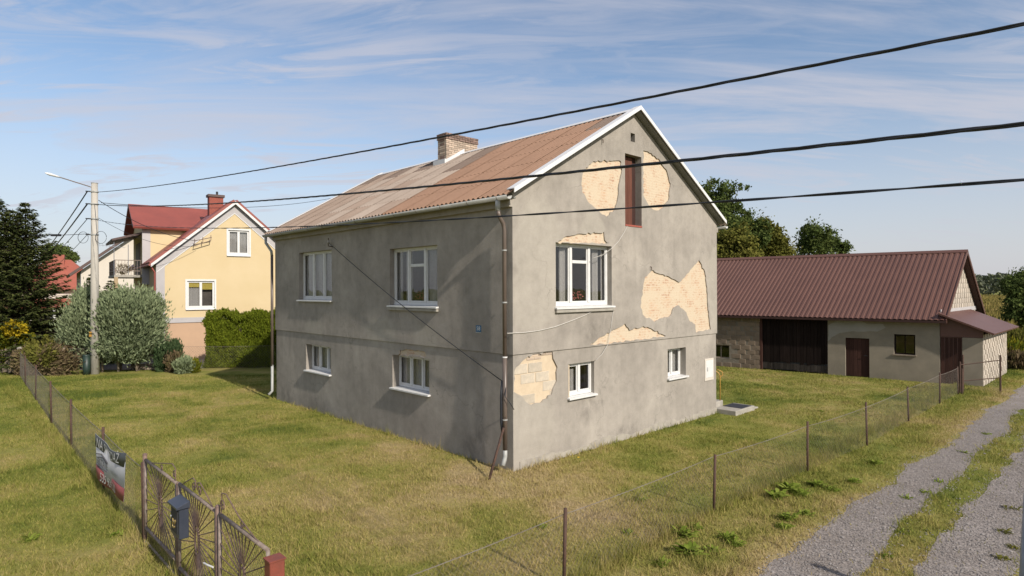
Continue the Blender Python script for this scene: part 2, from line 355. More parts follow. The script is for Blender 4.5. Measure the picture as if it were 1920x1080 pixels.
M['block'] = simple('concrete_block', (0.225, 0.17, 0.12), (0.165, 0.125, 0.09), 6, 0.95, 0.5, 60, rnd=0.14)
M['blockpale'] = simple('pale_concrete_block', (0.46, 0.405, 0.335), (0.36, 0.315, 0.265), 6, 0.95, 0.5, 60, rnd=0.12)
M['mortar'] = simple('joint_mortar', (0.22, 0.19, 0.15), (0.15, 0.13, 0.1), 6, 0.95, 0.4, 60)
M['chimbrick'] = simple('chimney_brick', (0.48, 0.405, 0.32), (0.36, 0.27, 0.205), 3.2, 0.95, 0.4, 60, rnd=0.3)
M['chimbrick2'] = simple('sooty_chimney_brick', (0.26, 0.17, 0.13), (0.14, 0.1, 0.085), 8, 0.95, 0.4, 60, rnd=0.3)
M['yellow'] = simple('yellow_render', (0.5, 0.395, 0.225), (0.54, 0.435, 0.265), 0.5, 0.9, 0.15, 60)
M['peach'] = simple('peach_plinth', (0.45, 0.3, 0.195), (0.39, 0.265, 0.175), 1.0, 0.9, 0.2, 40)
M['trimgrey'] = simple('pale_grey_trim', (0.4, 0.385, 0.385), (0.35, 0.335, 0.335), 2, 0.8)
M['redroof'] = simple('red_sheet_roof', (0.25, 0.065, 0.047), (0.2, 0.053, 0.04), 1.2, 0.5)
M['redbrick'] = simple('red_brick', (0.27, 0.07, 0.045), (0.2, 0.055, 0.04), 8, 0.8, rnd=0.2)
M['orangeroof'] = simple('orange_red_roof', (0.3, 0.085, 0.055), (0.25, 0.07, 0.045), 1.2, 0.7)
M['brownroof'] = simple('brown_tile_roof', (0.095, 0.06, 0.052), (0.07, 0.045, 0.04), 1.2, 0.7)
M['cream_wall'] = simple('cream_house_render', (0.55, 0.5, 0.43), (0.5, 0.46, 0.4), 0.7, 0.9)
M['grey_wall'] = simple('grey_house_render', (0.3, 0.3, 0.31), (0.26, 0.26, 0.27), 0.7, 0.9)
M['tan_wall'] = simple('tan_render', (0.36, 0.27, 0.16), (0.3, 0.22, 0.13), 0.7, 0.9)
M['blind'] = simple('yellow_blind', (0.62, 0.5, 0.1), (0.52, 0.42, 0.09), 3, 0.8)
M['galv'] = simple('galvanised_post', (0.2, 0.215, 0.24), (0.26, 0.28, 0.31), 6, 0.4, metal=0.3)
M['lampwhite'] = simple('lamp_housing', (0.7, 0.7, 0.7), (0.6, 0.6, 0.6), 6, 0.4)
M['bannerdark'] = simple('banner_dark', (0.04, 0.046, 0.046), (0.06, 0.066, 0.066), 3, 0.6)
M['bannerwhite'] = simple('banner_white', (0.55, 0.55, 0.56), (0.44, 0.44, 0.46), 2, 0.6)
M['bannerred'] = simple('banner_red', (0.28, 0.06, 0.055), (0.2, 0.045, 0.042), 3, 0.6)
M['print'] = simple('printed_grey', (0.12, 0.12, 0.13), (0.1, 0.1, 0.11), 3, 0.6)
M['flower'] = simple('pink_petals', (0.6, 0.2, 0.18), (0.45, 0.12, 0.12), 20, 0.7)
M['dandelion'] = simple('yellow_petals', (0.7, 0.45, 0.02), (0.6, 0.36, 0.02), 20, 0.7)
def glassmat(name, tint=0.9, fr=1.5):
    mt = bpy.data.materials.new(name); mt.use_nodes = True; t = mt.node_tree; t.nodes.clear()
    o = N(t, 'ShaderNodeOutputMaterial'); tr = N(t, 'ShaderNodeBsdfTransparent'); tr.inputs[0].default_value = (tint, tint, tint, 1)
    gl = N(t, 'ShaderNodeBsdfGlossy'); gl.inputs['Roughness'].default_value = 0.02
    f = N(t, 'ShaderNodeFresnel'); f.inputs[0].default_value = fr
    nn = noise(t, objco(t), 1.4, 2); bp = N(t, 'ShaderNodeBump'); bp.inputs['Strength'].default_value = 0.06; bp.inputs['Distance'].default_value = 0.05
    LK(t, nn, bp.inputs['Height']); LK(t, bp.outputs[0], gl.inputs['Normal'])
    a = N(t, 'ShaderNodeMath', operation='MULTIPLY_ADD', i_2=0.04); LK(t, f.outputs[0], a.inputs[0]); bf = N(t, 'ShaderNodeMath', operation='SUBTRACT', i_0=1.0); LK(t, N(t, 'ShaderNodeNewGeometry').outputs['Backfacing'], bf.inputs[1]); LK(t, bf.outputs[0], a.inputs[1])
    ms = N(t, 'ShaderNodeMixShader'); LK(t, a.outputs[0], ms.inputs[0]); LK(t, tr.outputs[0], ms.inputs[1]); LK(t, gl.outputs[0], ms.inputs[2])
    LK(t, ms.outputs[0], o.inputs[0]); return mt
M['glass'] = glassmat('window_glass', 0.85)
def curtainmat():
    mt, t, b = mat_new('net_curtain'); v = objco(t)
    col = ramp(t, noise(t, v, 30, 4), [(0.3, (0.64, 0.63, 0.6)), (0.7, (0.52, 0.51, 0.49))])
    d = N(t, 'ShaderNodeBsdfDiffuse'); tr = N(t, 'ShaderNodeBsdfTransparent'); ms = N(t, 'ShaderNodeMixShader'); ms.inputs[0].default_value = 0.85
    LK(t, col, d.inputs[0]); LK(t, tr.outputs[0], ms.inputs[1]); LK(t, d.outputs[0], ms.inputs[2]); LK(t, ms.outputs[0], t.nodes['Material Output'].inputs[0]); return mt
M['curtain'] = curtainmat()

# ------------------------------------------------------------------ ground
RFP = Vector((3.76, 11.46, 0)); RN = Vector((Bv.y, -Bv.x, 0))     # right fence line: point, normal towards the track
RFP = G(1338, 960)
LFP = G(272, 1019)                                                # gate / left fence line
def grass_cols(t, v):
    n0 = noise(t, v, 0.11, 4, 0.6, 0.3); n1 = noise(t, v, 0.5, 6, 0.65, 0.4); n2 = noise(t, v, 3.5, 5, 0.7); 
    a = N(t, 'ShaderNodeMath', operation='MULTIPLY_ADD', i_1=0.45); LK(t, n0, a.inputs[0])
    b_ = N(t, 'ShaderNodeMath', operation='MULTIPLY', i_1=0.55); LK(t, n1, b_.inputs[0]); LK(t, b_.outputs[0], a.inputs[2])
    cn = N(t, 'ShaderNodeMath', operation='MULTIPLY_ADD', i_1=1.55, i_2=-0.275); LK(t, a.outputs[0], cn.inputs[0]); a = cn
    # driest in the trodden strips near the house corner and along the track
    sx = N(t, 'ShaderNodeSeparateXYZ'); LK(t, v, sx.inputs[0])
    ln = N(t, 'ShaderNodeVectorMath', operation='DISTANCE'); ln.inputs[1].default_value = (-1.0, 13.0, 0); LK(t, v, ln.inputs[0])
    dr = N(t, 'ShaderNodeMapRange'); dr.inputs[1].default_value = 7.0; dr.inputs[2].default_value = 1.0; dr.inputs[4].default_value = 0.13; LK(t, ln.outputs['Value'], dr.inputs[0])
    far = N(t, 'ShaderNodeMapRange'); far.inputs[1].default_value = 15; far.inputs[2].default_value = 27; far.inputs[4].default_value = -0.1; LK(t, sx.outputs[1], far.inputs[0])
    s1 = N(t, 'ShaderNodeMath', operation='ADD'); LK(t, a.outputs[0], s1.inputs[0]); LK(t, dr.outputs[0], s1.inputs[1])
    s2 = N(t, 'ShaderNodeMath', operation='ADD'); LK(t, s1.outputs[0], s2.inputs[0]); LK(t, far.outputs[0], s2.inputs[1])
    d_ = N(t, 'ShaderNodeVectorMath', operation='DOT_PRODUCT'); d_.inputs[1].default_value = tuple(RN); LK(t, v, d_.inputs[0])
    vg = N(t, 'ShaderNodeMath', operation='SUBTRACT', i_1=RFP.dot(RN)+1.75); LK(t, d_.outputs['Value'], vg.inputs[0])
    vb = N(t, 'ShaderNodeMath', operation='ABSOLUTE'); LK(t, vg.outputs[0], vb.inputs[0])
    ve = N(t, 'ShaderNodeMapRange'); ve.inputs[1].default_value = 0.75; ve.inputs[2].default_value = 0.05; ve.inputs[4].default_value = 0.15; LK(t, vb.outputs[0], ve.inputs[0])
    s3 = N(t, 'ShaderNodeMath', operation='ADD'); LK(t, s2.outputs[0], s3.inputs[0]); LK(t, ve.outputs[0], s3.inputs[1])
    return s3.outputs[0], n2
GR = [(0.26, (0.105, 0.138, 0.028)), (0.39, (0.198, 0.212, 0.046)), (0.51, (0.29, 0.268, 0.076)), (0.65, (0.375, 0.3, 0.124)), (0.78, (0.425, 0.328, 0.182))]
def ground_mat():
    mt, t, b = mat_new('lawn_soil'); v = wpos(t)
    f, n2 = grass_cols(t, v)
    col = ramp(t, f, [(p, tuple(x*0.8 for x in c)) for p, c in GR]); n3 = noise(t, v, 25, 6, 0.75)
    col = mixc(t, 0.7, col, ramp(t, n3, [(0.3, 0.5), (0.7, 1.45)]), 'MULTIPLY')
    col = mixc(t, 0.5, col, ramp(t, n2, [(0.3, 0.7), (0.7, 1.25)]), 'MULTIPLY')
    LK(t, col, b.inputs['Base Color']); b.inputs['Roughness'].default_value = 1.0; b.inputs['Specular IOR Level'].default_value = 0.1
    bump(t, b, n3, 0.6, 0.05); return mt
def blade_mat():
    mt, t, b = mat_new('grass_blades'); g = N(t, 'ShaderNodeNewGeometry'); f, n2 = grass_cols(t, g.outputs['Position'])
    a = N(t, 'ShaderNodeMath', operation='MULTIPLY_ADD', i_1=0.26); LK(t, g.outputs['Random Per Island'], a.inputs[0]); 
    s = N(t, 'ShaderNodeMath', operation='SUBTRACT', i_1=0.13); LK(t, f, s.inputs[0]); LK(t, s.outputs[0], a.inputs[2])
    col = ramp(t, a.outputs[0], GR); col = mixc(t, 0.4, col, ramp(t, n2, [(0.3, 0.75), (0.7, 1.25)]), 'MULTIPLY')
    d = N(t, 'ShaderNodeBsdfDiffuse'); tr = N(t, 'ShaderNodeBsdfTranslucent'); ms = N(t, 'ShaderNodeMixShader'); ms.inputs[0].default_value = 0.3
    LK(t, col, d.inputs[0]); LK(t, col, tr.inputs[0]); LK(t, d.outputs[0], ms.inputs[1]); LK(t, tr.outputs[0], ms.inputs[2])
    LK(t, ms.outputs[0], t.nodes['Material Output'].inputs[0]); return mt
M['ground'] = ground_mat(); M['blade'] = blade_mat()
g = MB(); g.add([(-4000, -300, 0), (4000, -300, 0), (4000, 5000, 0), (-4000, 5000, 0)], [(0, 1, 2, 3)])
tag(g.build('ground', M['ground']), kind='structure')

def gravel_mat():
    mt, t, b = mat_new('gravel'); v = wpos(t)
    vo = N(t, 'ShaderNodeTexVoronoi'); vo.inputs['Scale'].default_value = 26; LK(t, v, vo.inputs['Vector'])
    n1 = noise(t, v, 0.9, 6, 0.6); n2 = noise(t, v, 60, 4, 0.7)
    col = ramp(t, vo.outputs['Color'], [(0.0, (0.175, 0.158, 0.147)), (0.5, (0.225, 0.205, 0.192)), (1.0, (0.295, 0.27, 0.253))])
    col = mixc(t, 0.8, col, ramp(t, n1, [(0.3, (0.72, 0.67, 0.6)), (0.7, (1.15, 1.12, 1.1))]), 'MULTIPLY')
    col = mixc(t, 0.6, col, ramp(t, n2, [(0.3, 0.75), (0.7, 1.25)]), 'MULTIPLY')
    LK(t, col, b.inputs['Base Color']); b.inputs['Roughness'].default_value = 0.95; b.inputs['Specular IOR Level'].default_value = 0.2
    h = N(t, 'ShaderNodeMath', operation='SUBTRACT', i_0=1.0); LK(t, vo.outputs['Distance'], h.inputs[1]); bump(t, b, h.outputs[0], 0.45, 0.02); return mt
M['gravel'] = gravel_mat()
rng = np.random.default_rng(5)
def vnoise(x, y, s):      # cheap smooth value noise, numpy
    def h(i, j):
        a = np.sin(i*127.1+j*311.7+s*74.7)*43758.5453; return a-np.floor(a)
    i = np.floor(x); j = np.floor(y); u = x-i; w = y-j; u = u*u*(3-2*u); w = w*w*(3-2*w)
    return (h(i, j)*(1-u)+h(i+1, j)*u)*(1-w)+(h(i, j+1)*(1-u)+h(i+1, j+1)*u)*w
def track_off(s, k): return (vnoise(s*0.5, s*0+k, 3)-0.5)*0.3+(vnoise(s*2.3, s*0+k, 7)-0.5)*0.16
E_ = [1.83, 2.70, 3.22, 4.25]
def track_edges(s): return [E_[i]+track_off(s, i*13.0) for i in range(4)]
ss = np.arange(-14, 90, 0.2)
ed = track_edges(ss)
trk = bpy.data.objects.new('gravel_track', None); C.objects.link(trk); tag(trk, kind='structure')
for a_, b_ in ((0, 1), (2, 3)):
    V = []; F = []
    for k, s_ in enumerate(ss):
        for e in (ed[a_][k], ed[b_][k]):
            p = RFP+Bv*float(s_)+RN*float(e); V.append((p.x, p.y, 0.006))
    for k in range(len(ss)-1): F.append((2*k, 2*k+1, 2*k+3, 2*k+2))
    npmesh('wheel_track', V, F, M['gravel'], trk)
def fence_coords(P): return (P[:, 0]-RFP.x)*RN.x+(P[:, 1]-RFP.y)*RN.y, (P[:, 0]-RFP.x)*Bv.x+(P[:, 1]-RFP.y)*Bv.y
# loose stones
n = 52000
s_ = rng.uniform(-5, 16, n)**1.0; e_ = rng.uniform(1.55, 4.5, n)
et = track_edges(s_); fz = rng.normal(size=n)*.13; inside = ((e_ > et[0]+fz) & (e_ < et[1]-fz)) | ((e_ > et[2]+fz) & (e_ < et[3]-fz)); keep = inside
s_, e_ = s_[keep], e_[keep]; n = len(s_)
cx = RFP.x+Bv.x*s_+RN.x*e_; cy = RFP.y+Bv.y*s_+RN.y*e_
sz = rng.gamma(3.0, 0.0026, n)+0.005
base = np.array([(1, 0, 0), (0, 1, 0), (-1, 0, 0), (0, -1, 0), (0, 0, 0.7), (0, 0, -0.7)], float)
V = base[None]*rng.uniform(0.6, 1.25, (n, 6, 1))*sz[:, None, None]
an = rng.uniform(0, 6.28, n); c_, q_ = np.cos(an), np.sin(an)
V = np.stack([V[..., 0]*c_[:, None]-V[..., 1]*q_[:, None]+cx[:, None], V[..., 0]*q_[:, None]+V[..., 1]*c_[:, None]+cy[:, None], V[..., 2]+0.007+sz[:, None]*0.3], -1)
tri = np.array([(0, 1, 4), (1, 2, 4), (2, 3, 4), (3, 0, 4)])
F = (tri[None]+6*np.arange(n)[:, None, None]).reshape(-1, 3)
M['stone'] = leafmat('loose_stone', [(0.175, 0.16, 0.15), (0.23, 0.21, 0.197), (0.29, 0.267, 0.25)], 3.0, 0.0, 0.8)
tag(npmesh('gravel', V.reshape(-1, 3), F, M['stone']), 'loose grey gravel scattered over the wheel tracks', 'gravel', kind='stuff')

# ------------------------------------------------------------------ main house
house = thing('house', 'grey rendered two-storey house with peeling plaster and corrugated brown roof', 'house', HC, HRZ)
HM = Matrix.Translation(HC) @ Matrix.Rotation(HRZ, 4, 'Z'); HMI = HM.inverted()
def FL(px, py, d=0.0):       # on the long front wall: local (y, z)
    p = HMI @ onplane(px, py, HC+Bv*d, Bv); return p.y, p.z
def FG(px, py, d=0.0):       # on the gable wall: local (x, z)
    p = HMI @ onplane(px, py, HC+Av*d, Av); return p.x, p.z
PR = 0.03
up = MB()
def pent(mb, x0, x1, y0, y1, zb, zs, zp):
    xm = (x0+x1)/2; P = [(x0, zb), (x1, zb), (x1, zs), (xm, zp), (x0, zs)]
    vs = [(x, y0, z) for x, z in P]+[(x, y1, z) for x, z in P]
    mb.add(vs, [(4, 3, 2, 1, 0), (5, 6, 7, 8, 9)]+[(i, (i+1) % 5, (i+1) % 5+5, i+5) for i in range(5)])
pent(up, -PR, HW+PR, -PR, HL+PR, HB, HH-0.02, PK)
upper = up.build('upper_wall', M['plaster'], house)
cut = MB(); pent(cut, 0.35, HW-0.35, 0.35, HL-0.35, HB-1, HH-0.3, PK-0.35); boolean(upper, cut)
lw = MB().box(0, HW, 0, HL, -0.25, HB+0.012); lower = lw.build('lower_wall', M['plaster'], house)
boolean(lower, MB().box(0.35, HW-0.35, 0.35, HL-0.35, -0.1, HB+1))
WIN = []
def win_f(x0, x1, yt, yb, d=-PR):
    xm = (x0+x1)/2; ym = (yt+yb)/2
    a = FL(x0, ym, d)[0]; b = FL(x1, ym, d)[0]; zt = FL(xm, yt, d)[1]; zb = FL(xm, yb, d)[1]; return 'F', min(a, b), max(a, b), zb, zt
def win_g(x0, x1, yt, yb, d=-PR):
    xm = (x0+x1)/2; ym = (yt+yb)/2
    a = FG(x0, ym, d)[0]; b = FG(x1, ym, d)[0]; zt = FG(xm, yt, d)[1]; zb = FG(xm, yb, d)[1]; return 'G', min(a, b), max(a, b), zb, zt
W1 = win_f(561, 622, 471, 563); W2 = win_f(731, 820, 463, 574); W3 = win_f(574, 620, 648, 698, 0); W4 = win_f(736, 805, 669, 733, 0)
W5 = win_g(1042, 1147, 458, 575); W6 = win_g(1066, 1114, 680, 742, 0); W7 = win_g(1252, 1286, 653, 707, 0)
AD = win_g(1172, 1203, 291, 424); VT = win_g(1182.5, 1190.5, 250, 266)
def wbox(mb, w, d0, d1, gu=0, gz=0, u0=None, u1=None, z0=None, z1=None):
    s, a, b, zb, zt = w
    a = a-gu if u0 is None else u0; b = b+gu if u1 is None else u1; zb = zb-gz if z0 is None else z0; zt = zt+gz if z1 is None else z1
    if s == 'F': mb.box(d0, d1, a, b, zb, zt)
    else: mb.box(a, b, d0, d1, zb, zt)
cut = MB()
for w in (W1, W2, W5): wbox(cut, w, -0.5, 0.5)
wbox(cut, AD, -0.5, 0.2); wbox(cut, VT, -0.5, 0.25)
boolean(upper, cut)
cut = MB()
for w in (W3, W4, W6, W7): wbox(cut, w, -0.5, 0.5)
boolean(lower, cut)
# plaster that has fallen off: outlines on the gable (pixels), cut 3 cm deep into the render
def jag(poly, seed, amp=0.03, step=0.09):
    rd = random.Random(seed); o = []
    for i, p in enumerate(poly):
        q = poly[(i+1) % len(poly)]; L = math.hypot(q[0]-p[0], q[1]-p[1]); k = max(1, int(L/step))
        for j in range(k):
            t = j/k; o.append((p[0]+(q[0]-p[0])*t+rd.uniform(-amp, amp)*(0.4 if j == 0 else 1), p[1]+(q[1]-p[1])*t+rd.uniform(-amp, amp)*(0.4 if j == 0 else 1)))
    return o
PAT_U = [[(1113, 302), (1150, 301), (1165, 303), (1166, 325), (1161, 345), (1160, 365), (1153, 392), (1138, 406), (1122, 395), (1103, 378), (1092, 360), (1090, 345), (1093, 323)],
         [(1206.5, 282), (1215, 284), (1235, 298), (1250, 318), (1257, 345), (1254, 375), (1240, 392), (1230, 395), (1216, 384), (1206.5, 365)],
         [(1047, 452), (1058, 445), (1082, 440), (1100, 438), (1133, 435), (1134, 450), (1143, 456), (1137, 456.5), (1090, 455.5), (1048, 456)],
         [(1222, 507), (1245, 515), (1260, 523), (1274, 529), (1284, 520), (1300, 500), (1311, 488), (1322, 510), (1326, 540), (1328, 575), (1333, 618), (1305, 623), (1304, 608), (1292, 600), (1287, 585), (1274, 573), (1264, 577), (1257, 592), (1228, 603), (1205, 590), (1201, 575), (1206, 540), (1210, 520)],
         [(1106, 648), (1130, 630), (1152, 618), (1172, 607), (1181, 619), (1206, 611), (1222, 616), (1240, 626), (1249, 630), (1200, 637)]]
PAT_L = [[(965, 694), (985, 672), (1005, 664), (1036, 660), (1038, 672), (1045, 688), (1044, 715), (1034, 740), (1015, 755), (998, 759), (985, 752), (976, 741), (962.5, 735)]]
PAT_F = [[(746, 667), (750, 657), (772, 655), (788, 658), (797, 661), (800, 670), (775, 666.5)]]
def patch(wall, polys, conv, d, seed, name='exposed_brickwork', front=False, maxz=None, minz=None, depth=0.045, fill=True):
    for i, po in enumerate(polys):
        P = [conv(x, y, d) for x, y in po]
        P = jag(P, seed+i)
        if maxz: P = [(u, min(z, maxz)) for u, z in P]
        if minz: P = [(u, max(z, minz)) for u, z in P]
        k = len(P)
        def mk(mb, d0, d1):
            q = (lambda u, dd, z: (dd, u, z)) if front else (lambda u, dd, z: (u, dd, z))
            mb.add([q(u, d0, z) for u, z in P]+[q(u, d1, z) for u, z in P], [tuple(range(k)), tuple(range(2*k-1, k-1, -1))]+[(j, j+k, (j+1) % k+k, (j+1) % k) for j in range(k)])
            return mb
        boolean(wall, mk(MB(), d-0.2, d+depth))
        if fill:
            o = mk(MB(), d+depth-0.012, d+depth+0.02).build(name, M['brickpatch'], house)
            o['label'] = 'cream brickwork bared where the grey render has fallen off'
patch(upper, PAT_U, FG, -PR, 10, minz=HB+0.015)
patch(lower, PAT_L, FG, 0, 30, maxz=HB-0.02, depth=0.045, fill=False)
patch(lower, PAT_F, FL, 0, 40, front=True)
# concrete blocks bared low on the corner of the gable
bl = tag(MB().box(0.02, 2.02, 0.042, 0.07, 1.0, HB-0.03).build('bared_blockwork', M['cream'], house), 'pale blockwork bared beside the house corner')
bs = MB().box(-0.235, 0.235, -0.011, 0.011, -0.113, 0.113).build('block', M['cinder'], bl, bevel=0.006)
rd = random.Random(4); first = True; z = HB-0.36; row = 0
bm_ = MB()
while z > 1.0:
    for c in range(4):
        x = 0.27+c*0.5+(0.25 if row % 2 else 0)
        if 0.2 < x < 1.75 and not (rd.random() < 0.18 or (x > 0.95 and z < 2.1 and rd.random() < .7)):
            o = bs if first else inst(bs, 'block', bl)
            o.location = (x, 0.043+rd.uniform(-0.004, 0.003), z); first = False
    z -= 0.245; row += 1
# exposed red bricks under the band
bs = MB().box(-0.118, 0.118, -0.01, 0.01, -0.03, 0.03).build('brick', M['chimbrick'], bl, bevel=0.004); bs.location = (0.5, 0.04, HB-0.07)
for k in range(1, 6):
    o = inst(bs, 'brick', bl); o.location = (0.5+0.25*(k % 4)+(0.1 if k > 3 else 0), 0.04+rd.uniform(-.004, .004), HB-0.07-(0.075 if k > 3 else 0))

# foundation strip
rdf = random.Random(6); kx = 60; tops = [0.17+0.05*math.sin(i*.37)+rdf.uniform(-.035, .035) for i in range(kx+1)]
vs = []; fsx = []
for i_ in range(kx+1):
    x = 0.2+(HW-0.185)*i_/kx; vs += [(x, -0.018, -0.25), (x, -0.018, tops[i_]), (x, 0.06, tops[i_]+.012), (x, 0.06, -.25)]
for i_ in range(kx):
    a = 4*i_
    for c in range(4): fsx.append((a+c, a+(c+1) % 4, a+4+(c+1) % 4, a+4+c))
fsx += [(0, 1, 2, 3), (4*kx+3, 4*kx+2, 4*kx+1, 4*kx)]
MB().add(vs, fsx).build('foundation', M['plaster_pale'], house)
# floors inside
MB().box(0.3, HW-0.3, 0.3, HL-0.3, HB-0.15, HB-0.02).build('floor_slab', M['interior'], house)
MB().box(0.3, HW-0.3, 0.3, HL-0.3, HH-0.6, HH-0.4).build('attic_floor', M['interior'], house)
MB().box(3.2, 3.3, 0.36, HL-0.36, 0, HH-0.65).build('inner_wall', M['interior'], house)

def window(w, layout, dep, sill_out, fr=0.06, curtains=(), sill_h=0.05, sill_mat='white', transom=None, flowers=False, parent=house):
    s, a, b, zb, zt = w
    zb0 = zb+0.02
    f = MB(); d0, d1 = dep, dep+0.07
    F = lambda u0, u1, z0, z1, e0=d0, e1=d1: wbox(f, w, e0, e1, u0=u0, u1=u1, z0=z0, z1=z1)
    F(a, a+fr, zb0, zt); F(b-fr, b, zb0, zt); F(a+fr, b-fr, zt-fr, zt); F(a+fr, b-fr, zb0, zb0+fr*1.4)
    n_ = len(layout); edges = [a+fr]; tot = sum(layout); iw = b-a-2*fr
    acc = 0
    for q in layout: acc += q; edges.append(a+fr+iw*acc/tot)
    for e in edges[1:-1]: F(e-fr*0.75, e+fr*0.75, zb0+fr*1.4, zt-fr, d0-0.012, d1-0.01)
    # inner sashes
    sw = 0.035; panes = []
    for i in range(n_):
        u0 = edges[i]+(fr*0.75 if i else 0); u1 = edges[i+1]-(fr*0.75 if i < n_-1 else 0); z0 = zb0+fr*1.4; z1 = zt-fr
        F(u0, u0+sw, z0, z1, d0+0.012, d1-0.015); F(u1-sw, u1, z0, z1, d0+0.012, d1-0.015)
        F(u0+sw, u1-sw, z1-sw, z1, d0+0.012, d1-0.015); F(u0+sw, u1-sw, z0, z0+sw*1.2, d0+0.012, d1-0.015)
        if transom and i in transom[0]:
            zm = z1-(z1-z0)*transom[1]; F(u0+sw, u1-sw, zm-0.04, zm+0.04, d0+0.004, d1-0.015)
            panes += [(u0+sw, u1-sw, z0+sw*1.2, zm-0.04), (u0+sw, u1-sw, zm+0.04, z1-sw)]
        else: panes.append((u0+sw, u1-sw, z0+sw*1.2, z1-sw))
    win = f.build('window', M['white'], parent, bevel=0.004)
    for p in panes:
        g_ = MB(); wbox(g_, w, dep+0.03, dep+0.036, u0=p[0]-.004, u1=p[1]+.004, z0=p[2]-.004, z1=p[3]+.004); g_.build('pane', M['glass'], win)
    sl_ = MB(); q = -sill_out
    dd = -PR if zb > HB else 0
    # sloping sill board
    zs = zb+0.018; e = 0.05
    if s == 'F': sl_.hexa([(dd+q, a-e, zs-sill_h-0.015), (dep, a-e, zs-sill_h), (dep, b+e, zs-sill_h), (dd+q, b+e, zs-sill_h-0.015), (dd+q, a-e, zs-0.02), (dep, a-e, zs), (dep, b+e, zs), (dd+q, b+e, zs-0.02)])
    else: sl_.hexa([(a-e, dd+q, zs-sill_h-0.015), (b+e, dd+q, zs-sill_h-0.015), (b+e, dep, zs-sill_h), (a-e, dep, zs-sill_h), (a-e, dd+q, zs-0.02), (b+e, dd+q, zs-0.02), (b+e, dep, zs), (a-e, dep, zs)])
    sl_.build('sill', M[sill_mat], win, bevel=0.004)
    for (c0, c1, top, amp) in curtains:
        cm = MB(); k = 48; cd_ = dep+0.115+amp; vs = []
        for i in range(k+1):
            u = a+(b-a)*(c0+(c1-c0)*i/k); dd_ = cd_+amp*math.sin(i*1.45)+amp*0.6*math.sin(i*0.63+1)
            for z in (zb-0.1, zb+(zt-zb)*top): vs.append((dd_, u, z) if s == 'F' else (u, dd_, z))
        cm.add(vs, [(2*i, 2*i+1, 2*i+3, 2*i+2) for i in range(k)]); cm.build('curtain', M['curtain'], win, smooth=True)
    if flowers:
        rd_ = random.Random(3)
        for c in range(2):
            fm = MB(); u0 = a+(b-a)*(0.42+0.13*c)
            for k in range(26):
                p = Vector((u0+rd_.gauss(0, .06), dep+0.13+rd_.gauss(0, .03), zb+0.27+rd_.gauss(0, .07))); r_ = 0.03
                if s == 'F': p = Vector((p.y, p.x, p.z))
                v1 = Vector((rd_.uniform(-1, 1), rd_.uniform(-1, 1), rd_.uniform(-1, 1))).normalized()*r_; v2 = v1.orthogonal().normalized()*r_
                fm.add([p-v1, p-v2, p+v1, p+v2], [(0, 1, 2, 3)])
            fm.build('flowers', M['flower'], win)
    return win
window(W1, [1, 1, 1], 0.12, 0.09, curtains=((0.0, 1.0, 1.0, 0.03),))
window(W2, [1, 1.15, 1], 0.12, 0.09, curtains=((0.0, 0.16, 1, 0.02), (0.18, 0.4, 1, 0.02), (0.68, .8, 1, .02), (0.9, 1.0, 1, 0.02)), transom=((1,), 0.3), flowers=True)
window(W3, [1, 1, 1], 0.22, 0.09, 0.05, curtains=((0.0, 1.0, 0.97, 0.02),))
window(W4, [1, 1, 1], 0.22, 0.09, 0.05, curtains=((0.0, 1.0, 0.97, 0.02),))
window(W5, [1, 1.1, 1.1], 0.12, 0.09, curtains=((0.0, 0.06, 1, 0.02), (0.2, 0.34, 1, 0.02), (0.78, 0.88, 1, 0.02), (0.95, 1.0, 1, 0.02)), transom=((1,), 0.27), flowers=True)
window(W6, [1, 1], 0.10, 0.09, 0.055, curtains=((0.1, 0.45, 0.8, 0.025),))
window(W7, [1, 1], 0.2, 0.09, 0.05, curtains=((0.0, 1.0, 1, 0.025),))
# stone ledge under the two larger windows
for w in (W2, W5):
    lb = MB(); s, a, b, zb, zt = w; wbox(lb, w, -PR-0.07, -PR+0.02, u0=a-.04, u1=b+.04, z0=zb-0.13, z1=zb-0.062); lb.build('ledge', M['concrete'], house, bevel=0.006)
# attic hatch of boards
s, a, b, zb, zt = AD
da = thing('x', 'x', 'x'); bpy.data.objects.remove(da)
dm = MB().box(a, b, 0.19, 0.21, zb, zt); ad = dm.build('attic_door', M['fascia'], house)
k = 4; wd = (b-a)/k
for i in range(k):
    if i == k-1: continue
    MB().box(a+i*wd+.004, a+(i+1)*wd-.004, 0.155 if i < 3 else .17, 0.185, zb+0.03, zt-0.04).build('board', M['darkwood'], ad, bevel=0.004)
MB().box(a-0.0, b+0.0, -PR-0.015, 0.15, zb-0.02, zb+0.028).build('threshold', M['redbrick'], ad)
MB().box(VT[1]+.01, VT[2]-.01, 0.22, 0.24, VT[3]+.01, VT[4]-.01).build('vent_grille', M['black'], house)

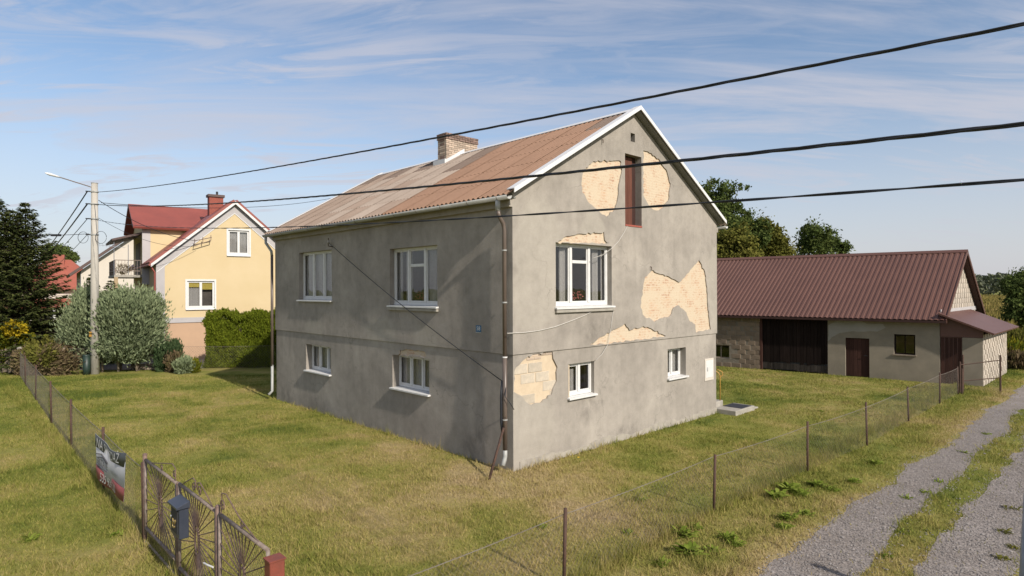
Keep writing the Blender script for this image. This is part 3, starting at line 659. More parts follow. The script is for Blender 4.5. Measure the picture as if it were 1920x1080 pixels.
# ---- roof of corrugated sheets
OV, GO, XM = 0.2, 0.26, HW/2
rise = (PK-HH)/XM; ang = math.atan(rise); cosA, sinA = math.cos(ang), math.sin(ang)
SLEN = (XM+OV)/cosA; ROWS = 5; COLS = 13; CW = (HL+2*GO)/COLS; RLEN = SLEN/ROWS
def sheet_mesh(mats):
    nw, sp = 6, 8; k = nw*sp; V = []; F = []
    th_ = 0.007; L = RLEN+0.14
    for lay in (0, 1):
        for j in (0, 1):
            for i in range(k+1):
                y = CW*i/k*1.0+ (0.0 if i < k else 0.03)
                V.append((j*L, y, 0.024*math.cos(2*math.pi*i/sp)+(0.010 if j else 0)-lay*th_))
    n1 = k+1; V = V+V[n1:2*n1]+V[3*n1:]
    for i in range(k):
        F.append((i, n1+i, n1+i+1, i+1)); F.append((2*n1+i, 2*n1+i+1, 3*n1+i+1, 3*n1+i))
        F.append((4*n1+i, 5*n1+i, 5*n1+i+1, 4*n1+i+1))
    res = {}
    for m_ in mats:
        me = bpy.data.meshes.new('roof_sheet'); me.from_pydata(V, [], F); me.materials.append(M[m_]); me.polygons.foreach_set('use_smooth', [j % 3 == 0 for j in range(len(me.polygons))]); res[m_] = me
    return res
SM = sheet_mesh(['eternit_brown', 'eternit_pale', 'eternit_pink', 'eternit_dark'])
roof = MB().slab([(-OV+.05, -GO+.03, HH-(OV-.05)*rise+0.015), (XM, -GO+.03, PK+0.015), (XM, HL+GO-.03, PK+0.015), (-OV+.05, HL+GO-.03, HH-(OV-.05)*rise+0.015)], -0.03)
roof.slab([(HW+OV-.05, -GO+.03, HH-(OV-.05)*rise+0.015), (XM, -GO+.03, PK+0.015), (XM, HL+GO-.03, PK+0.015), (HW+OV-.05, HL+GO-.03, HH-(OV-.05)*rise+0.015)], 0.03)
roof = roof.build('roof', M['soffit'], house)
Bc, Pc, Kc, Dc = 'eternit_brown', 'eternit_pale', 'eternit_pink', 'eternit_dark'
# column 0 is at the gable facing the track; rows from ridge down
CMAP = [[Dc, Bc, Bc, Bc, Bc, Dc, Pc, Pc, Dc, Pc, Dc, Kc, Dc],
        [Bc, Bc, Bc, Bc, Bc, Dc, Pc, Pc, Pc, Kc, Pc, Kc, Kc],
        [Bc, Bc, Bc, Bc, Bc, Pc, Pc, Kc, Pc, Pc, Kc, Kc, Kc],
        [Bc, Bc, Bc, Bc, Bc, Pc, Pc, Pc, Kc, Pc, Kc, Kc, Kc],
        [Bc, Bc, Bc, Bc, Bc, Kc, Pc, Kc, Pc, Kc, Kc, Kc, Kc]]
for side in (0, 1):
    for r_ in range(ROWS):
        for c in range(COLS):
            me = SM[CMAP[r_][c]] if side == 0 else SM[Kc if (r_*3+c*5) % 4 else Pc]
            o = bpy.data.objects.new('roof_sheet', me); C.objects.link(o); o.parent = roof
            d0 = r_*RLEN
            ex = Vector((-cosA, 0, -sinA)) if side == 0 else Vector((cosA, 0, -sinA))
            ez = Vector((-sinA, 0, cosA)) if side == 0 else Vector((sinA, 0, cosA))
            ey = ez.cross(ex)
            y = -GO+(c*CW if ey.y > 0 else (c+1)*CW)
            p = Vector((XM, y, PK))+ex*d0+ez*(0.075+0.0006*((c*7+r_*3) % 5))
            o.matrix_local = Matrix(((ex.x, ey.x, ez.x, p.x), (ex.y, ey.y, ez.y, p.y), (ex.z, ey.z, ez.z, p.z), (0, 0, 0, 1)))
rc = MB()
for sg in (-1, 1):
    rc.slab([(XM, -GO-.03, PK+0.128), (XM+sg*0.2, -GO-.03, PK+0.128-0.2*rise), (XM+sg*0.2, HL+GO+.03, PK+0.128-0.2*rise), (XM, HL+GO+.03, PK+0.128)], 0.012*(-1 if sg < 0 else 1))
rc.build('ridge_cap', M['whitemetal'], roof)
for yy, sg_, nm in ((-GO-0.035, 1, 'verge_flashing'), (HL+GO+0.035, -1, 'verge_flashing')):
    for s2 in (-1, 1):
        vf = MB(); xe = XM+s2*(XM+OV+0.02); ze = HH-(OV+.02)*rise
        def q(x, z, dz): return (x, z+dz)
        for (ya, yb, za_, zb_) in ((yy, yy+sg_*0.025, 0.045, 0.155), (yy+sg_*0.025, yy+sg_*0.25, 0.135, 0.156)):
            y0, y1 = min(ya, yb), max(ya, yb)
            vf.hexa([(XM, y0, PK+za_), (xe, y0, ze+za_), (xe, y1, ze+za_), (XM, y1, PK+za_), (XM, y0, PK+zb_), (xe, y0, ze+zb_), (xe, y1, ze+zb_), (XM, y1, PK+zb_)])
        vf.build(nm, M['whitemetal'], roof)
# boxed cornice under the eaves
for s2 in (0, 1):
    x0, x1 = (-0.13, 0.1) if s2 == 0 else (HW-0.1, HW+0.13)
    MB().box(x0, x1, -PR+0.001, HL+PR-0.001, HH-0.36, HH-0.2).build('cornice', M['plaster'], house)
    MB().box(x0-0.05, x0+0.02 if s2 == 0 else x1+0.14, -GO+.03, HL+GO-.03, HH-0.2, HH-0.17).build('eaves_board', M['soffit'], roof) if s2 == 0 else None
# gutters
def halfpipe(y0, y1, x, z, r_, n=8, t=0.006):
    mb = MB(); vs = []
    for y in (y0, y1):
        for rr in (r_, r_-t):
            for i in range(n+1):
                a_ = math.pi+math.pi*i/n; vs.append((x+rr*math.cos(a_), y, z+rr*math.sin(a_)))
    k = n+1; fs = []
    for i in range(n):
        fs += [(i, i+1, 2*k+i+1, 2*k+i), (k+i, 3*k+i, 3*k+i+1, k+i+1), (i, k+i, k+i+1, i+1), (2*k+i, 2*k+i+1, 3*k+i+1, 3*k+i)]
    fs += [(0, 2*k, 3*k, k), (n, k+n, 3*k+n, 2*k+n)]
    return mb.add(vs, fs)
gx = -OV-0.13; gz = HH-(OV+.13)*rise+0.045
gut = halfpipe(-GO+0.02, HL+GO+0.05, gx, gz, 0.088).build('gutter', M['zinc'], house, smooth=True)
for i in range(13):
    y = 0.1+i*1.06; pts = [(gx+0.094*math.cos(math.pi+math.pi*j/8), y, gz+0.094*math.sin(math.pi+math.pi*j/8)) for j in range(9)]
    MB().tube(pts, 0.006, 4).build('bracket', M['brownpipe'], gut)
halfpipe(-GO+0.02, HL+GO+0.05, HW-gx, gz, 0.088).build('gutter', M['zinc'], house, smooth=True)
# downpipe at the corner by the gable
py = 0.14; x1 = -0.13
MB().tube([(gx, py, gz-0.06), (gx, py, gz-0.32)], 0.058, 10).build('downpipe_head', M['zinc'], house, smooth=True)
MB().tube([(gx, py, gz-0.3), (gx+.03, py, gz-0.42), (x1-.03, py, gz-0.6), (x1, py, gz-0.75), (x1, py, 2.62)], 0.05, 10).build('downpipe', M['brownpipe'], house, smooth=True)
MB().tube([(x1, py, 2.66), (x1, py, 0.5)], 0.056, 10).build('downpipe', M['brownpipe'], house, smooth=True)
MB().tube([(x1, py, 0.55), (x1, py, 0.36), (x1-0.02, py, 0.28), (x1-0.1, py-0.02, 0.16)], 0.054, 10).build('downpipe_outlet', M['zinc'], house, smooth=True)
for z in (5.1, 3.9, 2.64, 1.2): MB().tube([(x1, py, z-0.015), (x1, py, z+0.015)], 0.063, 10).build('pipe_clip', M['whitemetal' if z == 2.64 else 'zinc'], house)
# downpipe at the far corner
py2 = HL+0.02; x2 = -0.16
MB().tube([(gx, HL+.18, gz-0.05), (gx, HL+.18, gz-0.3), (x2-.02, py2, gz-0.62), (x2, py2, gz-0.8)], 0.05, 10).build('downpipe', M['zinc'], house, smooth=True)
MB().tube([(x2, py2, gz-0.75), (x2, py2, 1.3)], 0.05, 10).build('downpipe', M['brownpipe'], house, smooth=True)
MB().tube([(x2, py2, 1.35), (x2, py2, 0.35), (x2-.14, py2, 0.22)], 0.05, 10).build('downpipe_outlet', M['zinc'], house, smooth=True)
# chimney of single bricks
q = onplane(838, 292, HC+Bv*(XM-0.75), Bv); q = HMI @ q
CY0 = q.y; CY1 = CY0+0.52; CX0, CX1 = XM-0.78, XM+0.72; CZ0, CZ1 = PK-0.55, PK+0.74
ch = MB().box(CX0+.012, CX1-.012, CY0+.012, CY1-.012, CZ0, CZ1-.01).build('chimney', M['mortar'], house)
protos = {}
def brick(Lx, Ly, mt, par):
    k = (round(Lx, 3), round(Ly, 3), mt)
    if k not in protos: protos[k] = MB().box(-Lx/2, Lx/2, -Ly/2, Ly/2, -0.032, 0.032).build('brick', M[mt], par, bevel=0.004); return protos[k]
    return inst(protos[k], 'brick', par)
rd = random.Random(8); z = PK-0.42; row = 0
while z < CZ1:
    top = z > CZ1-0.2; ex = 0.03 if top else 0.0
    x0, x1_, y0, y1 = CX0-ex, CX1+ex, CY0-ex, CY1+ex
    for fy in (y0, y1):
        x = x0+(0.0 if row % 2 == 0 else -0.13)
        while x < x1_-0.02:
            xa, xb = max(x, x0), min(x+0.25, x1_); L = xb-xa-0.01
            if L > 0.03:
                o = brick(L, 0.12, 'chimbrick2' if top or rd.random() < 0.12 else 'chimbrick', ch)
                o.location = ((xa+xb)/2, fy+(0.06 if fy == y0 else -0.06)+rd.uniform(-.006, .006), z)
            x += 0.26
    for fx in (x0, x1_):
        L = (y1-y0-0.24)-0.01
        o = brick(0.12, round(L, 3), 'chimbrick2' if top or rd.random() < 0.2 else 'chimbrick', ch); o.location = (fx+(0.06 if fx == x0 else -0.06), (y0+y1)/2, z+rd.uniform(-.004, .004))
    z += 0.075; row += 1
fl = MB(); o_ = 0.09
zl = PK-(XM-(CX0-o_))*rise+0.1
for y0, y1 in ((CY0-o_, CY0-.004), (CY1+.004, CY1+o_)):
    fl.hexa([(CX0-o_, y0, zl-.05), (XM, y0, PK+0.05), (XM, y1, PK+0.05), (CX0-o_, y1, zl-.05), (CX0-o_, y0, zl+0.12), (XM, y0, PK+0.24), (XM, y1, PK+0.24), (CX0-o_, y1, zl+0.12)])
fl.box(CX0-o_-0.05, CX0-.004, CY0-o_-.002, CY1+o_+.002, zl-0.08, zl+0.15)
fl.build('flashing', M['whitemetal'], ch)
# small fittings
pl_y, pl_z = FL(897.5, 616.5, -PR)
pl = MB().box(-PR-0.008, -PR, pl_y-0.095, pl_y+0.095, pl_z-0.075, pl_z+0.085).build('number_plate', M['plate'], house)
rotF = Matrix(((0, 0, -1, -PR-0.010), (-1, 0, 0, pl_y), (0, 1, 0, pl_z+0.005), (0, 0, 0, 1)))
text_mesh('number', '58', 0.14, M['white'], pl, rotF, 0.001)
MB().box(-PR-.014, -PR-.001, pl_y-.1, pl_y+.1, pl_z-.105, pl_z-.08).build('plate_ledge', M['zinc'], pl)
mx = win_g(1320.5, 1337, 672, 713, 0)
mb_ = MB(); wbox(mb_, mx, -0.025, 0.02); mbx = mb_.build('meter_box', M['cream_wall'], house, bevel=0.006)
d_ = MB(); wbox(d_, mx, -0.034, -0.026, u0=mx[1]+.05, u1=mx[2]-.05, z0=mx[3]+.1, z1=mx[4]-.06); dd_ = d_.build('meter_door', M['white'], mbx, bevel=0.003)
lk = MB(); wbox(lk, mx, -0.042, -0.035, u0=mx[1]+.12, u1=mx[1]+.17, z0=(mx[3]+mx[4])/2-.05, z1=(mx[3]+mx[4])/2+.08); lk.build('latch', M['zinc'], dd_)
by, bz = FL(624, 456, -PR)
MB().tube([(-PR+.01, by, bz-.12), (-PR-.16, by, bz-.1), (-PR-.16, by, bz+.16)], 0.016, 6).build('insulator_bracket', M['rust'], house)
MB().tube([(-PR-.16, by, bz-.03), (-PR-.16, by, bz), (-PR-.16, by, bz+.04), (-PR-.16, by, bz+.09)], [.02, .05, .05, .03], 8).build('insulator', M['concrete'], house)
def wire(name, pts, r_, mt, par=None, n=5): return MB().tube(pts, r_, n).build(name, M[mt], par, smooth=True)
def bez(a, b, sag, k=16):
    a = Vector(a); b = Vector(b); return [a+(b-a)*(i/k)-Vector((0, 0, sag*4*(i/k)*(1-i/k))) for i in range(k+1)]
ay, az = FL(938, 716, -0.08)
wire('wall_cable', bez((-PR-.17, by, bz+.03), (-0.09, 0.2, az), 0.12), 0.011, 'cable', house)
x_, z_ = FG(1110, 492, -PR)
wire('wall_cable', [(FG(x, y, -PR-.012)[0], -PR-.012, FG(x, y, -PR-.012)[1]) for x, y in ((1176, 424), (1170, 436), (1160, 452), (1148, 465), (1130, 478), (1112, 484))], 0.009, 'whitecable', house)
wire('wall_cable', [(FG(x, y, -PR-.013)[0], -PR-.013, FG(x, y, -PR-.013)[1]) for x, y in ((951, 625), (980, 624), (1010, 620), (1040, 613), (1070, 602), (1095, 592), (1115, 582))], 0.012, 'whitecable', house)
wire('wall_cable', [(FG(x, y, -PR-.013)[0], -PR-.013, FG(x, y, -PR-.013)[1]) for x, y in ((1150, 582), (1146, 610), (1140, 645), (1128, 665), (1116, 676))], 0.007, 'whitecable', house)
wire('wall_cable', [(-0.13, .1, az), (-.17, .12, az-.25), (-.15, .16, az-.6), (-.16, .1, az-.8)], 0.014, 'cable', house)
wire('wall_cable', [(-0.13, .1, az-.05), (-.2, .05, az-.3), (-.12, -.03, az-.45), (-.03, -.06, az-.6)], 0.009, 'cable', house)
wire('wall_cable', [(-0.15, .2, az+.05), (-.19, .2, az-.3), (-.19, .2, az-.9), (-.16, .2, 0.9)], 0.03, 'cable', house)
# nails and a hook left in the gable
for px_, py_ in ((1128, 262), (1219, 500)):
    x_, z_ = FG(px_, py_, -PR); MB().tube([(x_, -PR+.01, z_), (x_, -PR-.05, z_-.01), (x_, -PR-.05, z_-.1)], 0.012, 5).build('hook', M['rust'], house)
# rusty tube leaning on the corner
a1 = HM @ Vector((-0.2, 0.12, 1.0)); b1 = G(917, 900)
wire('rusty_tube', [b1, a1+(a1-b1)*0.02], 0.032, 'rust'); tag(bpy.data.objects['rusty_tube'], 'rusty steel tube leaning against the downpipe at the house corner', 'pipe')
# entrance steps behind the far corner
st = thing('entrance_steps', 'low concrete entrance steps with black rubber mat beside the house corner', 'steps', HM @ Vector((HW+0.06, 0, 0)), HRZ)
MB().box(-0.03, 1.35, -0.68, 0.1, -0.05, 0.16).build('landing', M['concrete'], st, bevel=0.015)
MB().box(0, 0.62, 0.104, 1.2, -0.05, 0.34).build('upper_step', M['concrete'], st, bevel=0.015)
MB().box(1.36, 1.8, -0.6, 0.0, -0.05, 0.05).build('slab', M['concrete'], st, bevel=0.01)
MB().box(0.5, 1.22, -0.62, 0.05, 0.161, 0.172).build('mat', M['black'], st)
wire('handrail', [(0.5, 0.15, 0.33), (0.5, 0.15, 1.2), (0.46, 0.2, 1.3), (0.3, 0.5, 1.5), (0.15, 0.9, 1.6)], 0.018, 'yellowpaint', st)
wire('handrail_curl', [(0.5, 0.15, 1.15), (0.6, 0.1, 1.22), (0.6, 0.12, 1.32), (0.46, .25, 1.42)], 0.015, 'yellowpaint', st)

# ------------------------------------------------------------------ barn
BC = Vector((18.8, 27.03, 0)); D1 = Vector((-0.774, 0.633, 0)); D2 = Bv.copy()
BNn = Vector((D1.y, -D1.x, 0)); BNn = -BNn if BNn.dot(Vector((0, -1, 0))) < 0 else BNn       # outward normal of the barn front
barn = thing('barn', 'long barn with brown ribbed metal roof, block walls and dark plank gate', 'barn', BC)
def BP(u, v, z): return D1*u+D2*v+Vector((0, 0, z))
def BF(px, py):
    p = onplane(px, py, BC, BNn)-BC; return p.dot(D1), p.z
BL, BWd, BE, BR = 17.0, 8.2, 2.95, 5.9
def bbox(mb, u0, u1, v0, v1, z0, z1):
    return mb.hexa([BP(u0, v0, z0), BP(u1, v0, z0), BP(u1, v1, z0), BP(u0, v1, z0), BP(u0, v0, z1), BP(u1, v0, z1), BP(u1, v1, z1), BP(u0, v1, z1)])
uG0 = BF(1552, 650)[0]; uG1 = BF(1425, 650)[0]; gz1 = BE-0.05
zd1 = BF(1608, 634)[1]; ud0 = BF(1630, 670)[0]; ud1 = BF(1585, 670)[0]
uw0, zw1 = BF(1716, 628); uw1, zw0 = BF(1676, 664)
us1, zs0 = BF(1344, 671); us0, zs1 = BF(1367, 647)
us1 = us0+1.0
# front wall in pieces round the openings
fw = MB(); T = 0.3
bbox(fw, 0, uw0, 0, T, -0.2, BE); bbox(fw, uw0, uw1, 0, T, -0.2, zw0); bbox(fw, uw0, uw1, 0, T, zw1, BE); bbox(fw, uw1, ud0, 0, T, -0.2, BE)
bbox(fw, ud0, ud1, 0, T, zd1, BE); bbox(fw, ud1, uG0, 0, T, -0.2, BE)
fw.build('front_wall', M['barnplaster'], barn)
pp = []
for px_, py_ in ((1553, 610), (1575, 600), (1612, 601), (1625, 607), (1655, 607), (1661, 615), (1645, 622), (1600, 621), (1575, 624), (1560, 632), (1553, 640)): pp.append(BF(px_, py_))
pp = jag(pp, 5, 0.02, 0.15); k = len(pp)
MB().add([BP(u, -0.006, z) for u, z in pp]+[BP(u, 0.02, z) for u, z in pp], [tuple(range(k)), tuple(range(2*k-1, k-1, -1))]+[(j, j+k, (j+1) % k+k, (j+1) % k) for j in range(k)]).build('plaster_repair', M['barnpale'], barn)
bk = MB(); bbox(bk, uG1, us0, 0.012, T, -0.2, BE); bbox(bk, us0, us1, 0.012, T, -0.2, zs0); bbox(bk, us0, us1, 0.012, T, zs1, BE); bbox(bk, us1, BL, 0.012, T, -0.2, BE)
bw = bk.build('block_wall', M['mortar'], barn)
rotB = Matrix(((D1.x, D2.x, 0, 0), (D1.y, D2.y, 0, 0), (0, 0, 1, 0), (0, 0, 0, 1)))
def blockrow(par, mt, put, u0, u1, z0, z1, bwid, bh, seed, hole=None, off0=0):
    """lay blocks; put(u, z) -> matrix; block is clipped to the run"""
    rd_ = random.Random(seed); protos_ = {}; z = z0; row = off0
    while z < z1-0.02:
        h = min(bh, z1-z); u = u0-(bwid/2 if row % 2 else 0)
        while u < u1-0.02:
            a_, b_ = max(u, u0), min(u+bwid, u1); L = b_-a_-0.014; u += bwid
            if L < 0.05: continue
            if hole and hole(a_, b_, z, z+h): continue
            key = (round(L, 2), round(h, 2))
            if key not in protos_:
                protos_[key] = MB().box(-key[0]/2, key[0]/2, -0.02, 0.03, -(key[1]-0.012)/2, (key[1]-0.012)/2).build('block', M[mt], par, bevel=0.008); o = protos_[key]
            else: o = inst(protos_[key], 'block', par)
            o.matrix_local = put((a_+b_)/2, z+h/2, rd_.uniform(-0.006, 0.006))
        z += bh; row += 1
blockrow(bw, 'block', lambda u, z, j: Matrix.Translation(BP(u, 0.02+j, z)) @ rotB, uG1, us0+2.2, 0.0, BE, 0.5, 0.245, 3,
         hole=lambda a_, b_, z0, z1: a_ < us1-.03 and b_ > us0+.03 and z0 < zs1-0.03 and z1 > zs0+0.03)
def framed(name, u0, u1, z0, z1, v, fmat, mull=1):
    f = MB(); t = 0.06
    bbox(f, u0, u0+t, v, v+.06, z0, z1); bbox(f, u1-t, u1, v, v+.06, z0, z1); bbox(f, u0+t, u1-t, v, v+.06, z1-t, z1); bbox(f, u0+t, u1-t, v, v+.06, z0, z0+t)
    for i in range(mull): uu = u0+(u1-u0)*(i+1)/(mull+1); bbox(f, uu-.02, uu+.02, v+.005, v+.055, z0+t, z1-t)
    w_ = f.build(name, fmat, barn)
    for i in range(mull+1):
        a_ = u0+t+(u1-u0-2*t)*i/(mull+1); b_ = u0+t+(u1-u0-2*t)*(i+1)/(mull+1)
        bbox(MB(), a_, b_, v+.03, v+.035, z0+t, z1-t).build('pane', M['glass'], w_)
    return w_
ww = framed('window', uw0, uw1, zw0, zw1, 0.1, M['blackwood'], 1)
bbox(MB(), uw0-.05, uw1+.05, -0.06, 0.1, zw0-.05, zw0+.002).build('sill', M['woodpale'], ww)
w2 = framed('window', us0, us1, zs0, zs1, 0.12, M['woodpale'], 1)
bbox(MB(), us0-.15, us1+.15, 0.005, 0.3, zs1, zs1+.12).build('lintel', M['woodpale'], w2)
# plank gate
gt = bbox(MB(), uG0, uG1, 0.1, 0.14, 0.05, BE).build('plank_gate', M['black'], barn)
nb = 20; bwid = (uG1-uG0)/nb; rd = random.Random(2)
for i in range(nb):
    u0 = uG0+i*bwid; g_ = 0.012 if i != nb//2 else 0.03
    bb = bbox(MB(), u0+g_/2, u0+bwid-g_/2, 0.06+rd.uniform(-.008, .008), 0.1, 0.45+rd.uniform(-.06, .06), gz1); bb.build('board', M['blackwood'], gt)
    bbox(MB(), u0+g_/2, u0+bwid-g_/2, 0.066+rd.uniform(-.008, .008), 0.1, 0.04+rd.uniform(0, .06), 0.40).build('board', M['blackwood2'], gt)
bbox(MB(), uG1-.1, uG1+.02, -0.01, 0.12, 0, BE).build('gate_post', M['barndoor'], gt)
dr = bbox(MB(), ud0, ud1, 0.1, 0.13, 0.0, zd1).build('door', M['fascia'], barn)
for i in range(6):
    q = (ud1-ud0)/6; bbox(MB(), ud0+i*q+.005, ud0+(i+1)*q-.005, 0.075, 0.1, 0.03, zd1-.02).build('board', M['barndoor'], dr)
MB().tube([BP(ud0+.1, .05, 1.0), BP(ud0+.1, .02, 1.02), BP(ud0+.22, .02, 1.02)], .012, 5).build('handle', M['black'], dr)
# rear and far walls, gable triangles
rw = MB(); bbox(rw, 0, BL, BWd-.3, BWd, -0.2, BE); bbox(rw, BL-.3, BL, 0.31, BWd-.31, -0.2, BE); rw.build('rear_wall', M['barnplaster'], barn)
rk = (BR-BE)/(BWd/2)
gws = []
for u0, u1 in ((0.006, 0.3), (BL-.3, BL)):
    gw = MB()
    P = [(0.31, -0.2), (BWd-.31, -0.2), (BWd-.31, BE), (BWd-.31, BE+.3*rk), (BWd/2, BR-.05), (0.31, BE+.3*rk), (0.31, BE)]
    vs = [BP(u0, v, z) for v, z in P]+[BP(u1, v, z) for v, z in P]; k = 7
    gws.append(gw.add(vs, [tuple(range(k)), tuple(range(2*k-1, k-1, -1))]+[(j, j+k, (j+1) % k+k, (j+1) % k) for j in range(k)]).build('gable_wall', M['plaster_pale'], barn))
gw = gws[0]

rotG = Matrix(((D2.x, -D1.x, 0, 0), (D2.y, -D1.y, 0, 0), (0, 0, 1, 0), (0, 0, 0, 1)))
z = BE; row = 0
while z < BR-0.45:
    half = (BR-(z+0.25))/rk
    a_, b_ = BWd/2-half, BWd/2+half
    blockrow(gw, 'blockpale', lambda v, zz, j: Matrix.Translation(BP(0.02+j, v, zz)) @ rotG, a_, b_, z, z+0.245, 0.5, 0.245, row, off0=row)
    z += 0.245; row += 1
# ribbed metal roof
EO = 0.35; VO = 0.3
def ribbed(name, u0, u1, v0, z0, v1, z1, pitch, hgt, mt, par, axis='u'):
    """trapezoid sheet: ribs run from (v0,z0) to (v1,z1); profile across u"""
    V = []; F = []; us = []
    u = u0
    prof = [(0, 0), (0.38, 0), (0.48, 1), (0.9, 1), (1.0, 0)]
    while u < u1-1e-6:
        for p_, h in prof[:-1]:
            if u+p_*pitch < u1: us.append((u+p_*pitch, h))
        u += pitch
    us.append((u1, 0))
    slope = (Vector((0, 0, 0))+D2*(v1-v0)+Vector((0, 0, z1-z0))).normalized()
    nrm = D1.cross(slope).normalized()
    if nrm.z < 0: nrm = -nrm
    for lay in (0, -0.004):
        for (v, z) in ((v0, z0), (v1, z1)):
            for uu, h in us: V.append(BP(uu, v, z)+nrm*(h*hgt+lay))
    k = len(us)
    for i in range(k-1): F += [(i, i+1, k+i+1, k+i), (2*k+i, 3*k+i, 3*k+i+1, 2*k+i+1), (i, 2*k+i, 2*k+i+1, i+1)]
    return MB().add(V, F).build(name, mt, par)
ze = BE-EO*rk+0.08; zr = BR+0.08
br = MB()
br.slab([BP(-VO+.05, -EO+.05, ze-.02), BP(BL+VO-.05, -EO+.05, ze-.02), BP(BL+VO-.05, BWd/2, zr-.02), BP(-VO+.05, BWd/2, zr-.02)], -0.06)
br.slab([BP(-VO+.05, BWd/2, zr-.02), BP(BL+VO-.05, BWd/2, zr-.02), BP(BL+VO-.05, BWd+EO-.05, ze-.02), BP(-VO+.05, BWd+EO-.05, ze-.02)], -0.06)
bro = br.build('roof', M['fascia'], barn)
nsh = 16; sw_ = (BL+2*VO)/nsh
for i in range(nsh):
    for v0, v1 in ((-EO, BWd/2), (BWd+EO, BWd/2)): ribbed('roof_sheet', -VO+i*sw_, -VO+(i+1)*sw_, v0, ze+.006, v1, zr+.006, sw_/5, 0.03, M['metalroof'], bro)
rc = MB()
for sg in (-1, 1): rc.hexa([BP(-VO-.03, BWd/2, zr+.03), BP(BL+VO+.03, BWd/2, zr+.03), BP(BL+VO+.03, BWd/2+sg*.18, zr+.03-.18*rk), BP(-VO-.03, BWd/2+sg*.18, zr+.03-.18*rk), BP(-VO-.03, BWd/2, zr+.07), BP(BL+VO+.03, BWd/2, zr+.07), BP(BL+VO+.03, BWd/2+sg*.18, zr+.07-.18*rk), BP(-VO-.03, BWd/2+sg*.18, zr+.07-.18*rk)])
rc.build('ridge_cap', M['metalroof'], bro)
for u0, u1 in ((-VO-.03, -VO+.01), (BL+VO-.01, BL+VO+.03)):
    for sg in (0, 1):
        v_e = -EO-.02 if sg == 0 else BWd+EO+.02
        MB().hexa([BP(u0, v_e, ze-.12), BP(u1, v_e, ze-.12), BP(u1, BWd/2, zr-.12), BP(u0, BWd/2, zr-.12), BP(u0, v_e, ze+.05), BP(u1, v_e, ze+.05), BP(u1, BWd/2, zr+.05), BP(u0, BWd/2, zr+.05)]).build('verge_trim', M['metalroof'], bro)
for sg in (0, 1):
    v_e = -EO-.015 if sg == 0 else BWd+EO-.015
    bbox(MB(), -VO+.02, BL+VO-.02, v_e, v_e+.03, ze-.12, ze-.015).build('eaves_board', M['fascia'], bro)
# lean-to on the gable
LU = -1.5; LD = 6.2; zhi, zlo = 3.1, 2.28
lt = MB(); bbox(lt, -0.80, LU, 0, 0.2, -0.2, 2.05); ltw = lt.build('lean_to_wall', M['barnplaster'], barn); bbox(MB(), -0.04, LU, LD-.2, LD, -0.2, 2.2).build('lean_to_rear_wall', M['barnplaster'], barn)
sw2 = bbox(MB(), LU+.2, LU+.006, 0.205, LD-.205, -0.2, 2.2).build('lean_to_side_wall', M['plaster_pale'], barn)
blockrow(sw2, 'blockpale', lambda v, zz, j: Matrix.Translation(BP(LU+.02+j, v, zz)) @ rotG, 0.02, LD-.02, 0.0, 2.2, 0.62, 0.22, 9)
rise2 = (zhi-zlo)/1.9
MB().add([BP(-0.02, 0.0, 2.06), BP(LU-.02, 0.0, 2.06), BP(LU-.02, 0.0, zlo+.12), BP(-.02, 0, zhi-.1), BP(-0.02, 0.06, 2.06), BP(LU-.02, 0.06, 2.06), BP(LU-.02, 0.06, zlo+.12), BP(-.02, 0.06, zhi-.1)],
         [(0, 1, 2, 3), (7, 6, 5, 4), (0, 4, 5, 1), (1, 5, 6, 2), (2, 6, 7, 3), (3, 7, 4, 0)]).build('lean_to_front_panel', M['metalroof'], barn)
ld = bbox(MB(), -0.02, -0.80, 0.05, 0.09, 0.0, 2.05).build('lean_to_door', M['metalroof'], barn)
for i in range(5): bbox(MB(), -.04-i*.15, -.16-i*.15, 0.035, 0.05, .03, 2.02).build('board', M['barndoor'], ld)
MB().slab([BP(-0.03, -0.35, zhi), BP(LU-.45, -0.35, zlo), BP(LU-.45, LD+.25, zlo), BP(-0.03, LD+.25, zhi)], 0.07 if True else 0).build('lean_to_roof', M['metalroof'], barn)
bbox(MB(), -0.035, -0.012, 0.1, BWd-.3, zhi-.05, zhi+.14).build('wall_flashing', M['trimgrey'], barn)

# ------------------------------------------------------------------ yellow house
YO = G(294, 679); YRZ = math.atan2(0.6, 0.8)
yh = thing('yellow_house', 'yellow rendered house with red roof, dormer and balcony', 'house', YO, YRZ)
YM = Matrix.Translation(YO) @ Matrix.Rotation(YRZ, 4, 'Z'); YMI = YM.inverted()
def YF(px, py):
    p = YMI @ onplane(px, py, YO, Vector((-0.6, 0.8, 0))); return p.x, p.z
YW, YD = 8.6, 12.0; YE, YA = 5.95, 9.7; bz_ = YF(335, 602)[1]
yu = MB(); pent(yu, 0, YW, 0, YD, bz_, YE, YA); yw_ = yu.build('upper_wall', M['yellow'], yh)
yl = MB().box(0.02, YW-.02, 0.02, YD-.02, -0.3, bz_); yl.build('plinth', M['peach'], yh)
wa = (*YF(351, 577), *YF(402, 527)); wb = (*YF(428, 476), *YF(467, 433))
cut = MB()
for q in (wa, wb): cut.box(q[0], q[2], -0.5, 0.35, q[1], q[3])
boolean(yw_, cut)
MB().box(-0.03, YW+.03, -0.03, 0.1, bz_-.1, bz_+.2).build('belt_course', M['trimgrey'], yh)
MB().box(-0.03, 0.42, -0.03, 0.1, -0.3, YE+.1).build('corner_strip', M['trimgrey'], yh)
